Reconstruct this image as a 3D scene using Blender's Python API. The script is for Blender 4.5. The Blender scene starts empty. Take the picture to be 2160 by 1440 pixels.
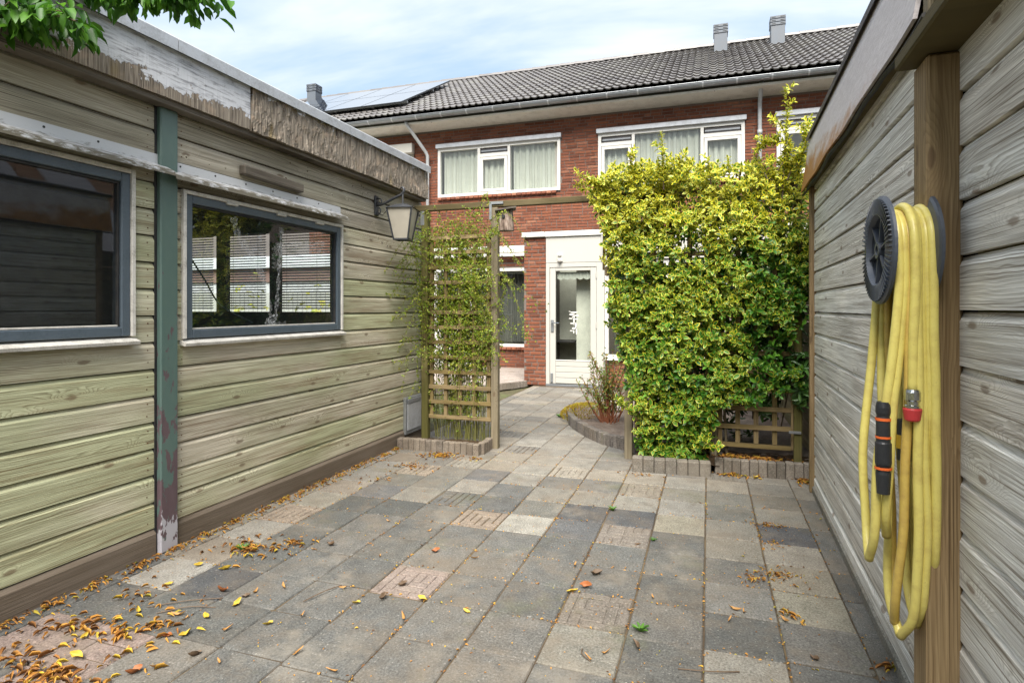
import bpy, bmesh, math, random
import numpy as np
from mathutils import Vector, Matrix, noise as mnoise
R = math.radians
random.seed(7); rng = np.random.default_rng(11)
sc = bpy.context.scene
C = sc.collection

# ------------------------------------------------------------------ camera, sky, sun, exposure
cd = bpy.data.cameras.new('camera'); cam = bpy.data.objects.new('camera', cd); C.objects.link(cam)
cam.location = (0, 0, 1.34); cam.rotation_euler = (R(90), 0, R(18.504))
cd.sensor_fit = 'HORIZONTAL'; cd.sensor_width = 36; cd.lens = 20.667; cd.shift_y = -70 / 2160
cd.clip_start = 0.05; cd.clip_end = 3000
sc.camera = cam
SUN_EL, SUN_AZ = 53, 171     # azimuth: clockwise from +Y
w = bpy.data.worlds.new('World'); sc.world = w; w.use_nodes = True

def nd(nt, typ, ins=None, **props):
    n = nt.nodes.new(typ)
    for k, v in props.items(): setattr(n, k, v)
    for k, v in (ins or {}).items():
        s = n.inputs[k]
        if isinstance(v, bpy.types.NodeSocket): nt.links.new(v, s)
        else: s.default_value = v
    return n
def mth(nt, op, a, b=None, c=None, clamp=False):
    d = {0: a}
    if b is not None: d[1] = b
    if c is not None: d[2] = c
    return nd(nt, 'ShaderNodeMath', d, operation=op, use_clamp=clamp).outputs[0]
def mixc(nt, f, a, b, blend='MIX'):
    return nd(nt, 'ShaderNodeMix', {0: f, 6: a, 7: b}, data_type='RGBA', blend_type=blend).outputs[2]
def mrange(nt, v, a, b, c=0., d=1., smooth=False):
    return nd(nt, 'ShaderNodeMapRange', {0: v, 1: a, 2: b, 3: c, 4: d}, interpolation_type='SMOOTHSTEP' if smooth else 'LINEAR').outputs[0]
def noise(nt, vec, scale, detail=3., rough=.5, dist=0.):
    return nd(nt, 'ShaderNodeTexNoise', {'Vector': vec, 'Scale': scale, 'Detail': detail, 'Roughness': rough, 'Distortion': dist}).outputs[0]
def mapping(nt, vec, scale=(1, 1, 1), loc=(0, 0, 0)):
    return nd(nt, 'ShaderNodeMapping', {'Vector': vec, 'Scale': scale, 'Location': loc}).outputs[0]
def ramp(nt, f, stops):
    n = nd(nt, 'ShaderNodeValToRGB', {0: f}); cr = n.color_ramp
    while len(cr.elements) < len(stops): cr.elements.new(.5)
    for e, (p, c) in zip(cr.elements, stops): e.position = p; e.color = c
    return n.outputs[0]

nt = w.node_tree; nt.nodes.clear()
sky = nd(nt, 'ShaderNodeTexSky', sky_type='NISHITA', sun_disc=False, sun_elevation=R(SUN_EL), sun_rotation=R(SUN_AZ), air_density=1.0, dust_density=1.5, ozone_density=1.0)
tc = nd(nt, 'ShaderNodeTexCoord').outputs['Generated']
sx = nd(nt, 'ShaderNodeSeparateXYZ', {0: tc})
den = mth(nt, 'ADD', mth(nt, 'MAXIMUM', sx.outputs[2], 0.), .22)
pv = nd(nt, 'ShaderNodeCombineXYZ', {0: mth(nt, 'DIVIDE', sx.outputs[0], den), 1: mth(nt, 'DIVIDE', sx.outputs[1], den), 2: 0.}).outputs[0]
cl1 = noise(nt, mapping(nt, pv, (.55, 1.15, 1), (3.1, 1.7, 0)), 1.0, 6., .55, .5)
cl2 = noise(nt, mapping(nt, pv, (1.2, 2.6, 1), (8.1, 4.2, 0)), 1.4, 5., .55, .3)
cl = mth(nt, 'ADD', mth(nt, 'MULTIPLY', cl1, .7), mth(nt, 'MULTIPLY', cl2, .3))
cf = mrange(nt, cl, .34, .62, 0., 1., True)
haze = mixc(nt, .75, sky.outputs[0], (3.2, 4.4, 5.8, 1))
skyc = mixc(nt, cf, haze, (5.9, 6.15, 6.4, 1))
bg = nd(nt, 'ShaderNodeBackground', {'Color': skyc, 'Strength': .088})
wo = nd(nt, 'ShaderNodeOutputWorld', {0: bg.outputs[0]})

sl = bpy.data.lights.new('sun', 'SUN'); sun = bpy.data.objects.new('sun', sl); C.objects.link(sun)
sl.energy = 4.8; sl.angle = R(42); sl.color = (1, .95, .88)
az, el = R(SUN_AZ), R(SUN_EL)
sdir = Vector((math.sin(az) * math.cos(el), math.cos(az) * math.cos(el), math.sin(el)))
sun.rotation_euler = sdir.to_track_quat('Z', 'Y').to_euler()
vs = sc.view_settings; vs.view_transform = 'Standard'; vs.look = 'None'; vs.exposure = 1.15; vs.gamma = 1
try: vs.use_curve_mapping = False
except Exception: pass

cy = sc.cycles; cy.max_bounces = 6; cy.diffuse_bounces = 4; cy.glossy_bounces = 3; cy.transmission_bounces = 4; cy.transparent_max_bounces = 8; cy.caustics_reflective = False; cy.caustics_refractive = False
cy.use_adaptive_sampling = True; cy.adaptive_threshold = .02; cy.use_denoising = True

# ------------------------------------------------------------------ helpers
def S(h):
    h = h.lstrip('#'); o = []
    for i in (0, 2, 4):
        c = int(h[i:i + 2], 16) / 255
        o.append(c / 12.92 if c <= .04045 else ((c + .055) / 1.055) ** 2.4)
    return (o[0], o[1], o[2], 1.)
def tag(o, label=None, cat=None, group=None, kind=None):
    if label: o['label'] = label
    if cat: o['category'] = cat
    if group: o['group'] = group
    if kind: o['kind'] = kind
    return o
def empty(name, loc=(0, 0, 0), rz=0, label=None, cat=None, group=None, kind=None, parent=None):
    o = bpy.data.objects.new(name, None); C.objects.link(o); o.location = loc; o.rotation_euler = (0, 0, rz)
    o.empty_display_size = .1
    if parent: o.parent = parent
    return tag(o, label, cat, group, kind)
def link(name, me, parent=None, loc=(0, 0, 0), rot=(0, 0, 0), color=None):
    o = bpy.data.objects.new(name, me); C.objects.link(o); o.location = loc; o.rotation_euler = rot
    if parent: o.parent = parent
    if color: o.color = color
    return o
class MB:
    def __init__(s): s.v = []; s.f = []
    def add(s, vs, fs):
        b = len(s.v); s.v += [tuple(p) for p in vs]; s.f += [tuple(b + i for i in q) for q in fs]; return s
    def box(s, x0, x1, y0, y1, z0, z1, ch=0., M=None):
        x0, x1 = min(x0, x1), max(x0, x1); y0, y1 = min(y0, y1), max(y0, y1); z0, z1 = min(z0, z1), max(z0, z1)
        if ch <= 0:
            vs = [(x, y, z) for z in (z0, z1) for y in (y0, y1) for x in (x0, x1)]
            fs = [(0, 2, 3, 1), (4, 5, 7, 6), (0, 1, 5, 4), (2, 6, 7, 3), (0, 4, 6, 2), (1, 3, 7, 5)]
        else:
            c = min(ch, .49 * (x1 - x0), .49 * (y1 - y0), .49 * (z1 - z0)); vs = []; 
            lo, hi = (x0, y0, z0), (x1, y1, z1)
            idx = {}
            for k in range(8):
                sg = [(k >> i) & 1 for i in range(3)]
                for a in range(3):
                    p = [0, 0, 0]
                    for i in range(3):
                        base = hi[i] if sg[i] else lo[i]
                        p[i] = base if i == a else base + (-c if sg[i] else c)
                    idx[(k, a)] = len(vs); vs.append(tuple(p))
            fs = []
            for a in range(3):
                b, d = [(1, 2), (2, 0), (0, 1)][a]
                for sg in (0, 1):
                    ks = [sg << a | (i << b) | (j << d) for i, j in ((0, 0), (1, 0), (1, 1), (0, 1))]
                    q = [idx[(k, a)] for k in ks]
                    fs.append(tuple(q if sg else q[::-1]))
            for a in range(3):
                b, d = [(1, 2), (2, 0), (0, 1)][a]
                for i in (0, 1):
                    for j in (0, 1):
                        k0 = (i << b) | (j << d); k1 = k0 | (1 << a)
                        q = [idx[(k0, b)], idx[(k1, b)], idx[(k1, d)], idx[(k0, d)]]
                        fs.append(tuple(q if (i ^ j) else q[::-1]))
            for k in range(8):
                q = [idx[(k, 0)], idx[(k, 1)], idx[(k, 2)]]
                fs.append(tuple(q if bin(k).count('1') % 2 else q[::-1]))
        if M is not None: vs = [tuple(M @ Vector(p)) for p in vs]
        return s.add(vs, fs)
    def prism(s, prof, a0, a1, axis='x'):
        n = len(prof); vs = []
        for a in (a0, a1):
            for (p, q) in prof:
                vs.append({'x': (a, p, q), 'y': (p, a, q), 'z': (p, q, a)}[axis])
        fs = [tuple(range(n))[::-1], tuple(range(n, 2 * n))] + [(i, (i + 1) % n, n + (i + 1) % n, n + i) for i in range(n)]
        return s.add(vs, fs)
    def tube(s, pts, r, n=8, cap=True):
        pts = [Vector(p) for p in pts]; m = len(pts)
        rs = r if hasattr(r, '__len__') else [r] * m
        t = (pts[1] - pts[0]).normalized(); u = t.orthogonal().normalized(); vs = []
        for i, p in enumerate(pts):
            if 0 < i < m - 1: t2 = (pts[i + 1] - pts[i - 1])
            elif i: t2 = pts[i] - pts[i - 1]
            else: t2 = pts[1] - pts[0]
            if t2.length > 1e-9: t = t2.normalized()
            u = (u - t * u.dot(t)); u = u.normalized() if u.length > 1e-6 else t.orthogonal().normalized()
            b = t.cross(u)
            for k in range(n):
                a = 2 * math.pi * k / n; vs.append(tuple(p + (u * math.cos(a) + b * math.sin(a)) * rs[i]))
        fs = [(i * n + k, i * n + (k + 1) % n, (i + 1) * n + (k + 1) % n, (i + 1) * n + k) for i in range(m - 1) for k in range(n)]
        if cap: fs += [tuple(range(n))[::-1], tuple((m - 1) * n + k for k in range(n))]
        return s.add(vs, fs)
    def lathe(s, prof, c, axis, n=24):
        """prof: (r, a) along axis vector from centre c"""
        ax = Vector(axis).normalized(); u = ax.orthogonal().normalized(); b = ax.cross(u); c = Vector(c); vs = []
        for (r, a) in prof:
            for k in range(n):
                t = 2 * math.pi * k / n; vs.append(tuple(c + ax * a + (u * math.cos(t) + b * math.sin(t)) * r))
        fs = [(i * n + k, i * n + (k + 1) % n, (i + 1) * n + (k + 1) % n, (i + 1) * n + k) for i in range(len(prof) - 1) for k in range(n)]
        return s.add(vs, fs)
    def mesh(s, name, mat, smooth=False, fix=True):
        me = bpy.data.meshes.new(name); me.from_pydata(s.v, [], s.f)
        if fix:
            bm = bmesh.new(); bm.from_mesh(me); bmesh.ops.recalc_face_normals(bm, faces=bm.faces); bm.to_mesh(me); bm.free()
        if smooth: me.polygons.foreach_set('use_smooth', [True] * len(me.polygons))
        if mat: me.materials.append(mat)
        return me
    def build(s, name, mat, parent=None, loc=(0, 0, 0), rot=(0, 0, 0), smooth=False, fix=True, color=None):
        return link(name, s.mesh(name, mat, smooth, fix), parent, loc, rot, color)
def bx(name, mat, parent, x0, x1, y0, y1, z0, z1, ch=.004):
    """a box whose origin is its own centre, so object-space grain is local"""
    cx, cy, cz = (x0 + x1) / 2, (y0 + y1) / 2, (z0 + z1) / 2
    return MB().box(x0 - cx, x1 - cx, y0 - cy, y1 - cy, z0 - cz, z1 - cz, ch).build(name, mat, parent, (cx, cy, cz), fix=False)
def copy_tree(o, parent=None):
    c = o.copy(); C.objects.link(c)
    if parent: c.parent = parent
    for ch in o.children: copy_tree(ch, c)
    return c
def catmull(pts, n=8):
    P = [Vector(p) for p in pts]; P = [P[0] * 2 - P[1]] + P + [P[-1] * 2 - P[-2]]; out = []
    for i in range(1, len(P) - 2):
        a, b, c, d = P[i - 1:i + 3]
        for k in range(n):
            t = k / n
            out.append(.5 * ((2 * b) + (c - a) * t + (2 * a - 5 * b + 4 * c - d) * t * t + (3 * b - a - 3 * c + d) * t ** 3))
    out.append(P[-2]); return out
# photo measurement helper: pixel -> point on a plane (used only to place real geometry)
_f, _c, _s = 1240., math.cos(R(18.504)), math.sin(R(18.504))
def _ray(x, y):
    a = (x - 1080) / _f; return (a * _c - _s, a * _s + _c, (650 - y) / _f)
def gz(x, y, z=0.):
    d = _ray(x, y); t = (z - 1.34) / d[2]; return (d[0] * t, d[1] * t)
def wy(x, y, Y):
    d = _ray(x, y); t = Y / d[1]; return (d[0] * t, 1.34 + d[2] * t)

# ------------------------------------------------------------------ materials
def mat(name):
    m = bpy.data.materials.new(name); m.use_nodes = True; nt = m.node_tree; nt.nodes.clear()
    return m, nt
def out(nt, bsdf): nd(nt, 'ShaderNodeOutputMaterial', {0: bsdf})
def pbsdf(nt, col, rough=.6, normal=None, metal=0., spec=.5, **kw):
    d = {'Base Color': col, 'Roughness': rough, 'Metallic': metal, 'Specular IOR Level': spec}
    if normal is not None: d['Normal'] = normal
    d.update(kw)
    return nd(nt, 'ShaderNodeBsdfPrincipled', d).outputs[0]
def bump(nt, h, strength=.3, dist=.01):
    return nd(nt, 'ShaderNodeBump', {'Strength': strength, 'Distance': dist, 'Height': h}).outputs[0]
def objco(nt): return nd(nt, 'ShaderNodeTexCoord').outputs['Object']

def wood(name, light, dark, tint, axis='x', tintamt=.5, knots=True, rough=.78, freq=190., dirt='4a3f33', dirtamt=.25, bright=(.8, 1.12), bumpd=.004):
    m, nt = mat(name); co = objco(nt); sp = nd(nt, 'ShaderNodeSeparateXYZ', {0: co})
    rnd = nd(nt, 'ShaderNodeObjectInfo').outputs['Random']
    off = mth(nt, 'MULTIPLY', rnd, 61.7)
    if axis == 'x': L, W, T = sp.outputs[0], sp.outputs[2], sp.outputs[1]
    elif axis == 'z': L, W, T = sp.outputs[2], mth(nt, 'ADD', sp.outputs[0], mth(nt, 'MULTIPLY', sp.outputs[1], 1.13)), sp.outputs[1]
    else: L, W, T = sp.outputs[1], sp.outputs[2], sp.outputs[0]
    def vec(sl, sw, o=0.):
        return nd(nt, 'ShaderNodeCombineXYZ', {0: mth(nt, 'MULTIPLY_ADD', L, sl, off), 1: mth(nt, 'MULTIPLY', W, sw), 2: mth(nt, 'ADD', off, o)}).outputs[0]
    wob = noise(nt, vec(1.6, 5.), 1., 3., .5)
    wob2 = noise(nt, vec(.6, 9., 4.), 1., 2., .5)
    g = mth(nt, 'ADD', W, mth(nt, 'MULTIPLY', wob, .085))
    g = mth(nt, 'ADD', g, mth(nt, 'MULTIPLY', wob2, .05))
    kcore = None
    if knots:
        kv = nd(nt, 'ShaderNodeCombineXYZ', {0: mth(nt, 'MULTIPLY_ADD', L, 2.6, off), 1: mth(nt, 'MULTIPLY_ADD', W, 7.2, mth(nt, 'MULTIPLY', off, .37)), 2: 0.}).outputs[0]
        vo = nd(nt, 'ShaderNodeTexVoronoi', {'Vector': kv, 'Scale': 1., 'Randomness': 1.}, voronoi_dimensions='2D')
        d = mth(nt, 'ADD', vo.outputs['Distance'], mth(nt, 'MULTIPLY_ADD', noise(nt, kv, 5., 2.), .12, -.06))
        has = mth(nt, 'GREATER_THAN', nd(nt, 'ShaderNodeSeparateColor', {0: vo.outputs['Color']}).outputs[0], .55)
        fld = mth(nt, 'POWER', 2.718, mth(nt, 'MULTIPLY', mth(nt, 'MULTIPLY', d, d), -14.))
        g = mth(nt, 'ADD', g, mth(nt, 'MULTIPLY', mth(nt, 'MULTIPLY', fld, has), .075))
        kcore = mth(nt, 'MULTIPLY', mrange(nt, d, .045, .1, 1., 0., True), has)
    g = mth(nt, 'ADD', g, mth(nt, 'MULTIPLY', noise(nt, vec(.8, 30., 17.), 1., 2., .5), .018))
    ph = mth(nt, 'FRACT', mth(nt, 'MULTIPLY', g, freq * .62))
    ring = mth(nt, 'MULTIPLY', mth(nt, 'POWER', ph, 2.4), mrange(nt, ph, .86, 1., 1., 0.))
    ringmask = mrange(nt, noise(nt, vec(.9, 6., 9.), 1., 2.), .36, .64, .3, 1.25)
    ring = mth(nt, 'MULTIPLY', ring, ringmask)
    fine = noise(nt, vec(5., 330., 2.), 1., 3., .6)
    fine2 = noise(nt, vec(1.8, 70., 7.), 1., 4., .65)
    big = noise(nt, vec(.9, 2.2, 13.), 1., 3., .55)
    crk = mrange(nt, noise(nt, vec(1.1, 170., 31.), 1., 2., .5), .58, .68, 0., .75)
    base = mixc(nt, mth(nt, 'MULTIPLY', ring, .8), S(light), S(dark))
    base = mixc(nt, crk, base, S(dirt))
    base = mixc(nt, mrange(nt, fine2, .35, .7, 0., .55), base, S(dark))
    tf = mth(nt, 'MULTIPLY', mrange(nt, mth(nt, 'ADD', big, mth(nt, 'MULTIPLY_ADD', rnd, .3, -.15)), .3, .58), tintamt)
    base = mixc(nt, tf, base, mixc(nt, 1., base, S(tint), 'MULTIPLY'))
    dn = noise(nt, vec(1.3, 14., 21.), 1., 5., .65)
    base = mixc(nt, mth(nt, 'MULTIPLY', mrange(nt, dn, .5, .78), dirtamt), base, S(dirt))
    if kcore is not None: base = mixc(nt, mth(nt, 'MULTIPLY', kcore, .65), base, S('5f4b38'))
    br = mth(nt, 'MULTIPLY', mrange(nt, fine, .25, .75, .82, 1.14), mrange(nt, rnd, 0., 1., bright[0], bright[1]))
    base = mixc(nt, 1., base, nd(nt, 'ShaderNodeCombineColor', {0: br, 1: br, 2: br}).outputs[0], 'MULTIPLY')
    hgt = mth(nt, 'ADD', mth(nt, 'MULTIPLY', fine2, .7), mth(nt, 'MULTIPLY', fine, .8))
    out(nt, pbsdf(nt, base, rough, bump(nt, hgt, .55, bumpd), spec=.25)); return m

def paint(name, col, rough=.45, var=.12, dirt='5a5348', dirtamt=.15, scale=6., metal=0., spec=.5, bmp=.15):
    m, nt = mat(name); co = objco(nt)
    n1 = noise(nt, co, scale, 5., .6); n2 = noise(nt, co, scale * 9, 4., .6)
    k = mrange(nt, n1, .25, .75, 1 - var, 1 + var)
    c = mixc(nt, 1., S(col), nd(nt, 'ShaderNodeCombineColor', {0: k, 1: k, 2: k}).outputs[0], 'MULTIPLY')
    f = mth(nt, 'MULTIPLY', mrange(nt, mth(nt, 'MULTIPLY', n1, mth(nt, 'ADD', n2, .5)), .42, .75), dirtamt * 2, clamp=True)
    c = mixc(nt, f, c, S(dirt))
    r = mrange(nt, n2, .2, .8, max(0., rough - .08), min(1., rough + .1))
    out(nt, pbsdf(nt, c, r, bump(nt, n2, bmp, .002), metal, spec)); return m

def glass(name, refl=1.0, tintc=(.93, .96, .95, 1), dust=.0):
    m, nt = mat(name)
    ge = nd(nt, 'ShaderNodeNewGeometry')
    c_ = mth(nt, 'ABSOLUTE', nd(nt, 'ShaderNodeVectorMath', {0: ge.outputs['Incoming'], 1: ge.outputs['True Normal']}, operation='DOT_PRODUCT').outputs['Value'])
    fr = mth(nt, 'MULTIPLY_ADD', mth(nt, 'POWER', mth(nt, 'SUBTRACT', 1., c_, clamp=True), 5.), .95, .045)
    f = mth(nt, 'MULTIPLY', fr, refl, clamp=True)
    co = objco(nt)
    tr = nd(nt, 'ShaderNodeBsdfTransparent', {'Color': tintc}).outputs[0]
    gl = nd(nt, 'ShaderNodeBsdfGlossy', {'Color': (1, 1, 1, 1), 'Roughness': .015, 'Normal': bump(nt, noise(nt, co, 1.6, 1.), .04, .01)}).outputs[0]
    sh = nd(nt, 'ShaderNodeMixShader', {0: f, 1: tr, 2: gl}).outputs[0]
    if dust > 0:
        df = nd(nt, 'ShaderNodeBsdfDiffuse', {'Color': (.5, .52, .52, 1)}).outputs[0]
        n1 = mrange(nt, noise(nt, co, 7., 6., .7), .45, .85, .01, dust)
        sh = nd(nt, 'ShaderNodeMixShader', {0: n1, 1: sh, 2: df}).outputs[0]
    out(nt, sh); return m

M = {}
M['board_left'] = wood('weathered_green_board', 'dad2be', '6b5b43', 'd7e2cd', 'x', 1., dirt='6e5234', dirtamt=.65, bright=(.88, 1.3))
M['board_grey'] = wood('weathered_grey_board', 'c8c0b0', '5d5140', 'd6d8cc', 'x', .6, dirt='4c4032', dirtamt=.5, bright=(.8, 1.12))
M['board_base'] = wood('dirty_base_board', '82766a', '64594c', 'b0a896', 'x', .5, knots=False, dirt='5d5142', dirtamt=.6, bright=(.9, 1.05))
M['board_right'] = wood('silver_grey_board', 'e0dcd4', '6c6152', 'd8dee4', 'x', .7, dirt='5a4a36', dirtamt=.6, bright=(1.15, 1.62))
M['board_fence'] = wood('green_fence_board', '857c5a', '5a5138', '96a070', 'x', .8)
M['post'] = wood('brown_timber_post', 'ab9370', '634a2e', 'a9ab92', 'z', .5, freq=120., dirt='4a3a28', dirtamt=.45)
M['post_grey'] = wood('grey_timber_post', '9a8f78', '685c48', 'a8ae96', 'z', .5, freq=150., dirt='4c4232', dirtamt=.4)
M['post_green'] = wood('algae_timber_post', '8a8058', '5f5436', '8f9a58', 'z', .8, freq=150., dirt='4c4a28', dirtamt=.5)
M['slat_h'] = wood('trellis_slat_wood', 'a5916c', '6b5a3e', 'a3a272', 'x', .7, False)
M['slat_v'] = wood('trellis_upright_wood', 'a5916c', '6b5a3e', 'a3a272', 'z', .7, False)
M['beam_x'] = wood('mossy_beam_wood', '7a6d50', '4d432e', '8a8858', 'x', .7, False, dirt='46422c', dirtamt=.6)
M['beam_old'] = wood('grey_split_wood', '8b8378', '4a4138', '9a968c', 'x', .4, False, dirt='33291f', dirtamt=.7)
M['white'] = paint('white_frame_paint', 'd3d1cb', .35, .03, 'a09a8c', .06)
M['offwhite'] = paint('off_white_panel_paint', 'b0aea7', .5, .05, 'a89f8c', .12)
M['trim'] = paint('dirty_white_trim', 'd2cec6', .5, .08, '6a6256', .3, 14.)
M['blue'] = paint('blue_grey_frame_paint', '515c66', .42, .14, '2f3a40', .25, 9.)
M['dark'] = paint('dark_rubber', '1c1d1f', .7, .1)
M['black_metal'] = paint('black_lantern_metal', '2a2d32', .42, .2, '55524c', .15, 30.)
M['alu'] = paint('aluminium_edge_trim', 'b9bcc0', .42, .06, '6e6c66', .25, 10., .35)
M['zinc'] = paint('zinc_gutter_metal', '8b8f93', .38, .12, '5d5b55', .25, 8., .55)
M['steel'] = paint('galvanised_steel', '9fa3a6', .4, .1, '66645e', .2, 20., .7)
M['chrome'] = paint('chrome_metal', 'c4c6c8', .15, .03, metal=1.)
M['pvc'] = paint('grey_pvc_pipe', 'a9acae', .4, .06, '75726a', .2)
M['vent'] = paint('grey_vent_plastic', '5c636b', .5, .06)
M['soffit'] = paint('soffit_paint', 'dcdad3', .6, .04)
M['curtain'] = paint('pale_green_curtain_cloth', 'bcb9ae', .9, .05, dirtamt=0., spec=.1)
M['curtain_grey'] = paint('grey_curtain_cloth', '5a5853', .9, .08, dirtamt=0., spec=.1)
M['interior'] = paint('interior_plaster', 'd6d0c2', .9, .05)
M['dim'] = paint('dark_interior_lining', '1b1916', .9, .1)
M['brown'] = paint('dark_brown_sheet', '5a4634', .7, .15)
M['grille'] = paint('dark_grille', '3a3637', .5, .1)
M['glass'] = glass('house_glass', 1.)
M['glass_shed'] = glass('shed_glass', 1.0, (.84, .9, .94, 1), .012)
M['frosted'] = None
M['yellow_hose'] = None

def speckle(name, use_obj=True, base='8a8a86', rough=.85):
    m, nt = mat(name); co = objco(nt); oi = nd(nt, 'ShaderNodeObjectInfo')
    v = nd(nt, 'ShaderNodeVectorMath', {0: co, 1: nd(nt, 'ShaderNodeCombineXYZ', {0: mth(nt, 'MULTIPLY', oi.outputs['Random'], 37.), 1: mth(nt, 'MULTIPLY', oi.outputs['Random'], 91.), 2: 0.}).outputs[0]}, operation='ADD').outputs[0]
    col = oi.outputs['Color'] if use_obj else S(base)
    n1 = noise(nt, v, 105., 4., .75); n2 = noise(nt, v, 9., 5., .65); n3 = noise(nt, v, 70., 3., .65)
    k = mth(nt, 'MULTIPLY', mrange(nt, n1, .32, .68, .45, 1.65), mrange(nt, n2, .25, .75, .72, 1.25))
    c = mixc(nt, 1., col, nd(nt, 'ShaderNodeCombineColor', {0: k, 1: k, 2: k}).outputs[0], 'MULTIPLY')
    c = mixc(nt, mrange(nt, n3, .62, .68, 0., .5), c, S('a5a29a'))
    c = mixc(nt, mrange(nt, n3, .36, .3, 0., .45), c, S('3a3936'))
    st = noise(nt, mapping(nt, v, (1, 1, 1), (5, 2, 0)), 3.6, 6., .7)
    c = mixc(nt, mrange(nt, st, .5, .72, 0., .55), c, S('75695a'))
    wpos = nd(nt, 'ShaderNodeNewGeometry').outputs['Position']
    ws = noise(nt, wpos, 1.3, 7., .68); c = mixc(nt, mrange(nt, ws, .48, .7, 0., .5), c, S('6f6353'))
    ws2 = noise(nt, mapping(nt, wpos, (1, 1, 1), (7, 3, 0)), 2.1, 7., .7); c = mixc(nt, mrange(nt, ws2, .54, .7, 0., .5), c, S('8a8377'))
    ws3 = noise(nt, mapping(nt, wpos, (1, 1, 1), (27, 13, 0)), 1.7, 7., .7); c = mixc(nt, mrange(nt, ws3, .58, .74, 0., .5), c, S('5f6040')); ws4 = noise(nt, mapping(nt, wpos, (1, 1, 1), (2, 31, 0)), 6.5, 6., .75); c = mixc(nt, mrange(nt, ws4, .56, .72, 0., .55), c, S('3f3a33'))
    st2 = noise(nt, mapping(nt, v, (1, 1, 1), (15, 7, 0)), 5.5, 6., .7)
    c = mixc(nt, mrange(nt, st2, .6, .8, 0., .4), c, S('55503f'))
    out(nt, pbsdf(nt, c, rough, bump(nt, mth(nt, 'ADD', n1, mth(nt, 'MULTIPLY', n2, .6)), .5, .004), spec=.3)); return m
M['tile'] = speckle('paving_tile_concrete')
M['kerb'] = speckle('kerb_brick_concrete')
M['plinth'] = speckle('plinth_concrete', False, '77756e')

def brickmat(name, island):
    m, nt = mat(name); co = objco(nt)
    r = nd(nt, 'ShaderNodeNewGeometry').outputs['Random Per Island'] if island else nd(nt, 'ShaderNodeObjectInfo').outputs['Random']
    c = ramp(nt, r, [(0., S('613b2c')), (.3, S('754735')), (.55, S('7f4e38')), (.8, S('764837')), (1., S('8b5f4a'))])
    ow = nd(nt, 'ShaderNodeNewGeometry').outputs['Position']
    n1 = noise(nt, ow, 22., 4., .65); n2 = noise(nt, ow, 160., 3., .6); n3 = noise(nt, ow, .9, 4., .6)
    k = mth(nt, 'MULTIPLY', mrange(nt, n1, .25, .75, .78, 1.2), mth(nt, 'MULTIPLY', mrange(nt, n2, .3, .7, .85, 1.15), mrange(nt, n3, .3, .7, .86, 1.1)))
    c = mixc(nt, 1., c, nd(nt, 'ShaderNodeCombineColor', {0: k, 1: k, 2: k}).outputs[0], 'MULTIPLY')
    c = mixc(nt, mrange(nt, n1, .62, .8, 0., .3), c, S('c29a84'))
    out(nt, pbsdf(nt, c, .85, bump(nt, n2, .5, .003), spec=.25)); return m
M['brick'] = brickmat('red_brick', False); M['brick_i'] = brickmat('red_brick_many', True)
M['mortar'] = paint('dark_mortar', '6c615a', .95, .12)

def tilemat(name, island):
    m, nt = mat(name)
    r = nd(nt, 'ShaderNodeNewGeometry').outputs['Random Per Island'] if island else nd(nt, 'ShaderNodeObjectInfo').outputs['Random']
    ow = nd(nt, 'ShaderNodeNewGeometry').outputs['Position']
    c = ramp(nt, r, [(0., S('5f5c5b')), (.5, S('6a6766')), (1., S('74726e'))])
    n1 = noise(nt, ow, 7., 5., .65); n2 = noise(nt, ow, 90., 3., .6)
    c = mixc(nt, mrange(nt, n1, .52, .8, 0., .4), c, S('6b6052'))
    k = mrange(nt, n2, .3, .7, .82, 1.18)
    c = mixc(nt, 1., c, nd(nt, 'ShaderNodeCombineColor', {0: k, 1: k, 2: k}).outputs[0], 'MULTIPLY')
    out(nt, pbsdf(nt, c, .42, bump(nt, n2, .3, .003), spec=.6)); return m
M['rooftile'] = tilemat('roof_tile_concrete', False); M['rooftile_i'] = tilemat('roof_tile_many', True)

def soilmat(name, a, b, c2, scale=40.):
    m, nt = mat(name); ow = nd(nt, 'ShaderNodeNewGeometry').outputs['Position']
    n1 = noise(nt, ow, scale, 5., .7); n2 = noise(nt, ow, 2.2, 4., .6); n3 = noise(nt, ow, scale * 5, 3., .6)
    c = mixc(nt, n1, S(a), S(b)); c = mixc(nt, mrange(nt, n2, .45, .7), c, S(c2))
    k = mrange(nt, n3, .3, .7, .7, 1.3)
    c = mixc(nt, 1., c, nd(nt, 'ShaderNodeCombineColor', {0: k, 1: k, 2: k}).outputs[0], 'MULTIPLY')
    out(nt, pbsdf(nt, c, .95, bump(nt, mth(nt, 'ADD', n1, n3), .8, .01), spec=.15)); return m
M['joint'] = soilmat('joint_sand', '66594a', '463c30', '7a6a50', 60.)
M['soil'] = soilmat('garden_soil', '7f7268', '544941', '94887c')
M['dark_soil'] = soilmat('dark_garden_soil', '4b3b2c', '2c231a', '54442f')
M['ground'] = soilmat('ground_earth', '5f5a45', '474534', '5b6340', 3.)

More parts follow.
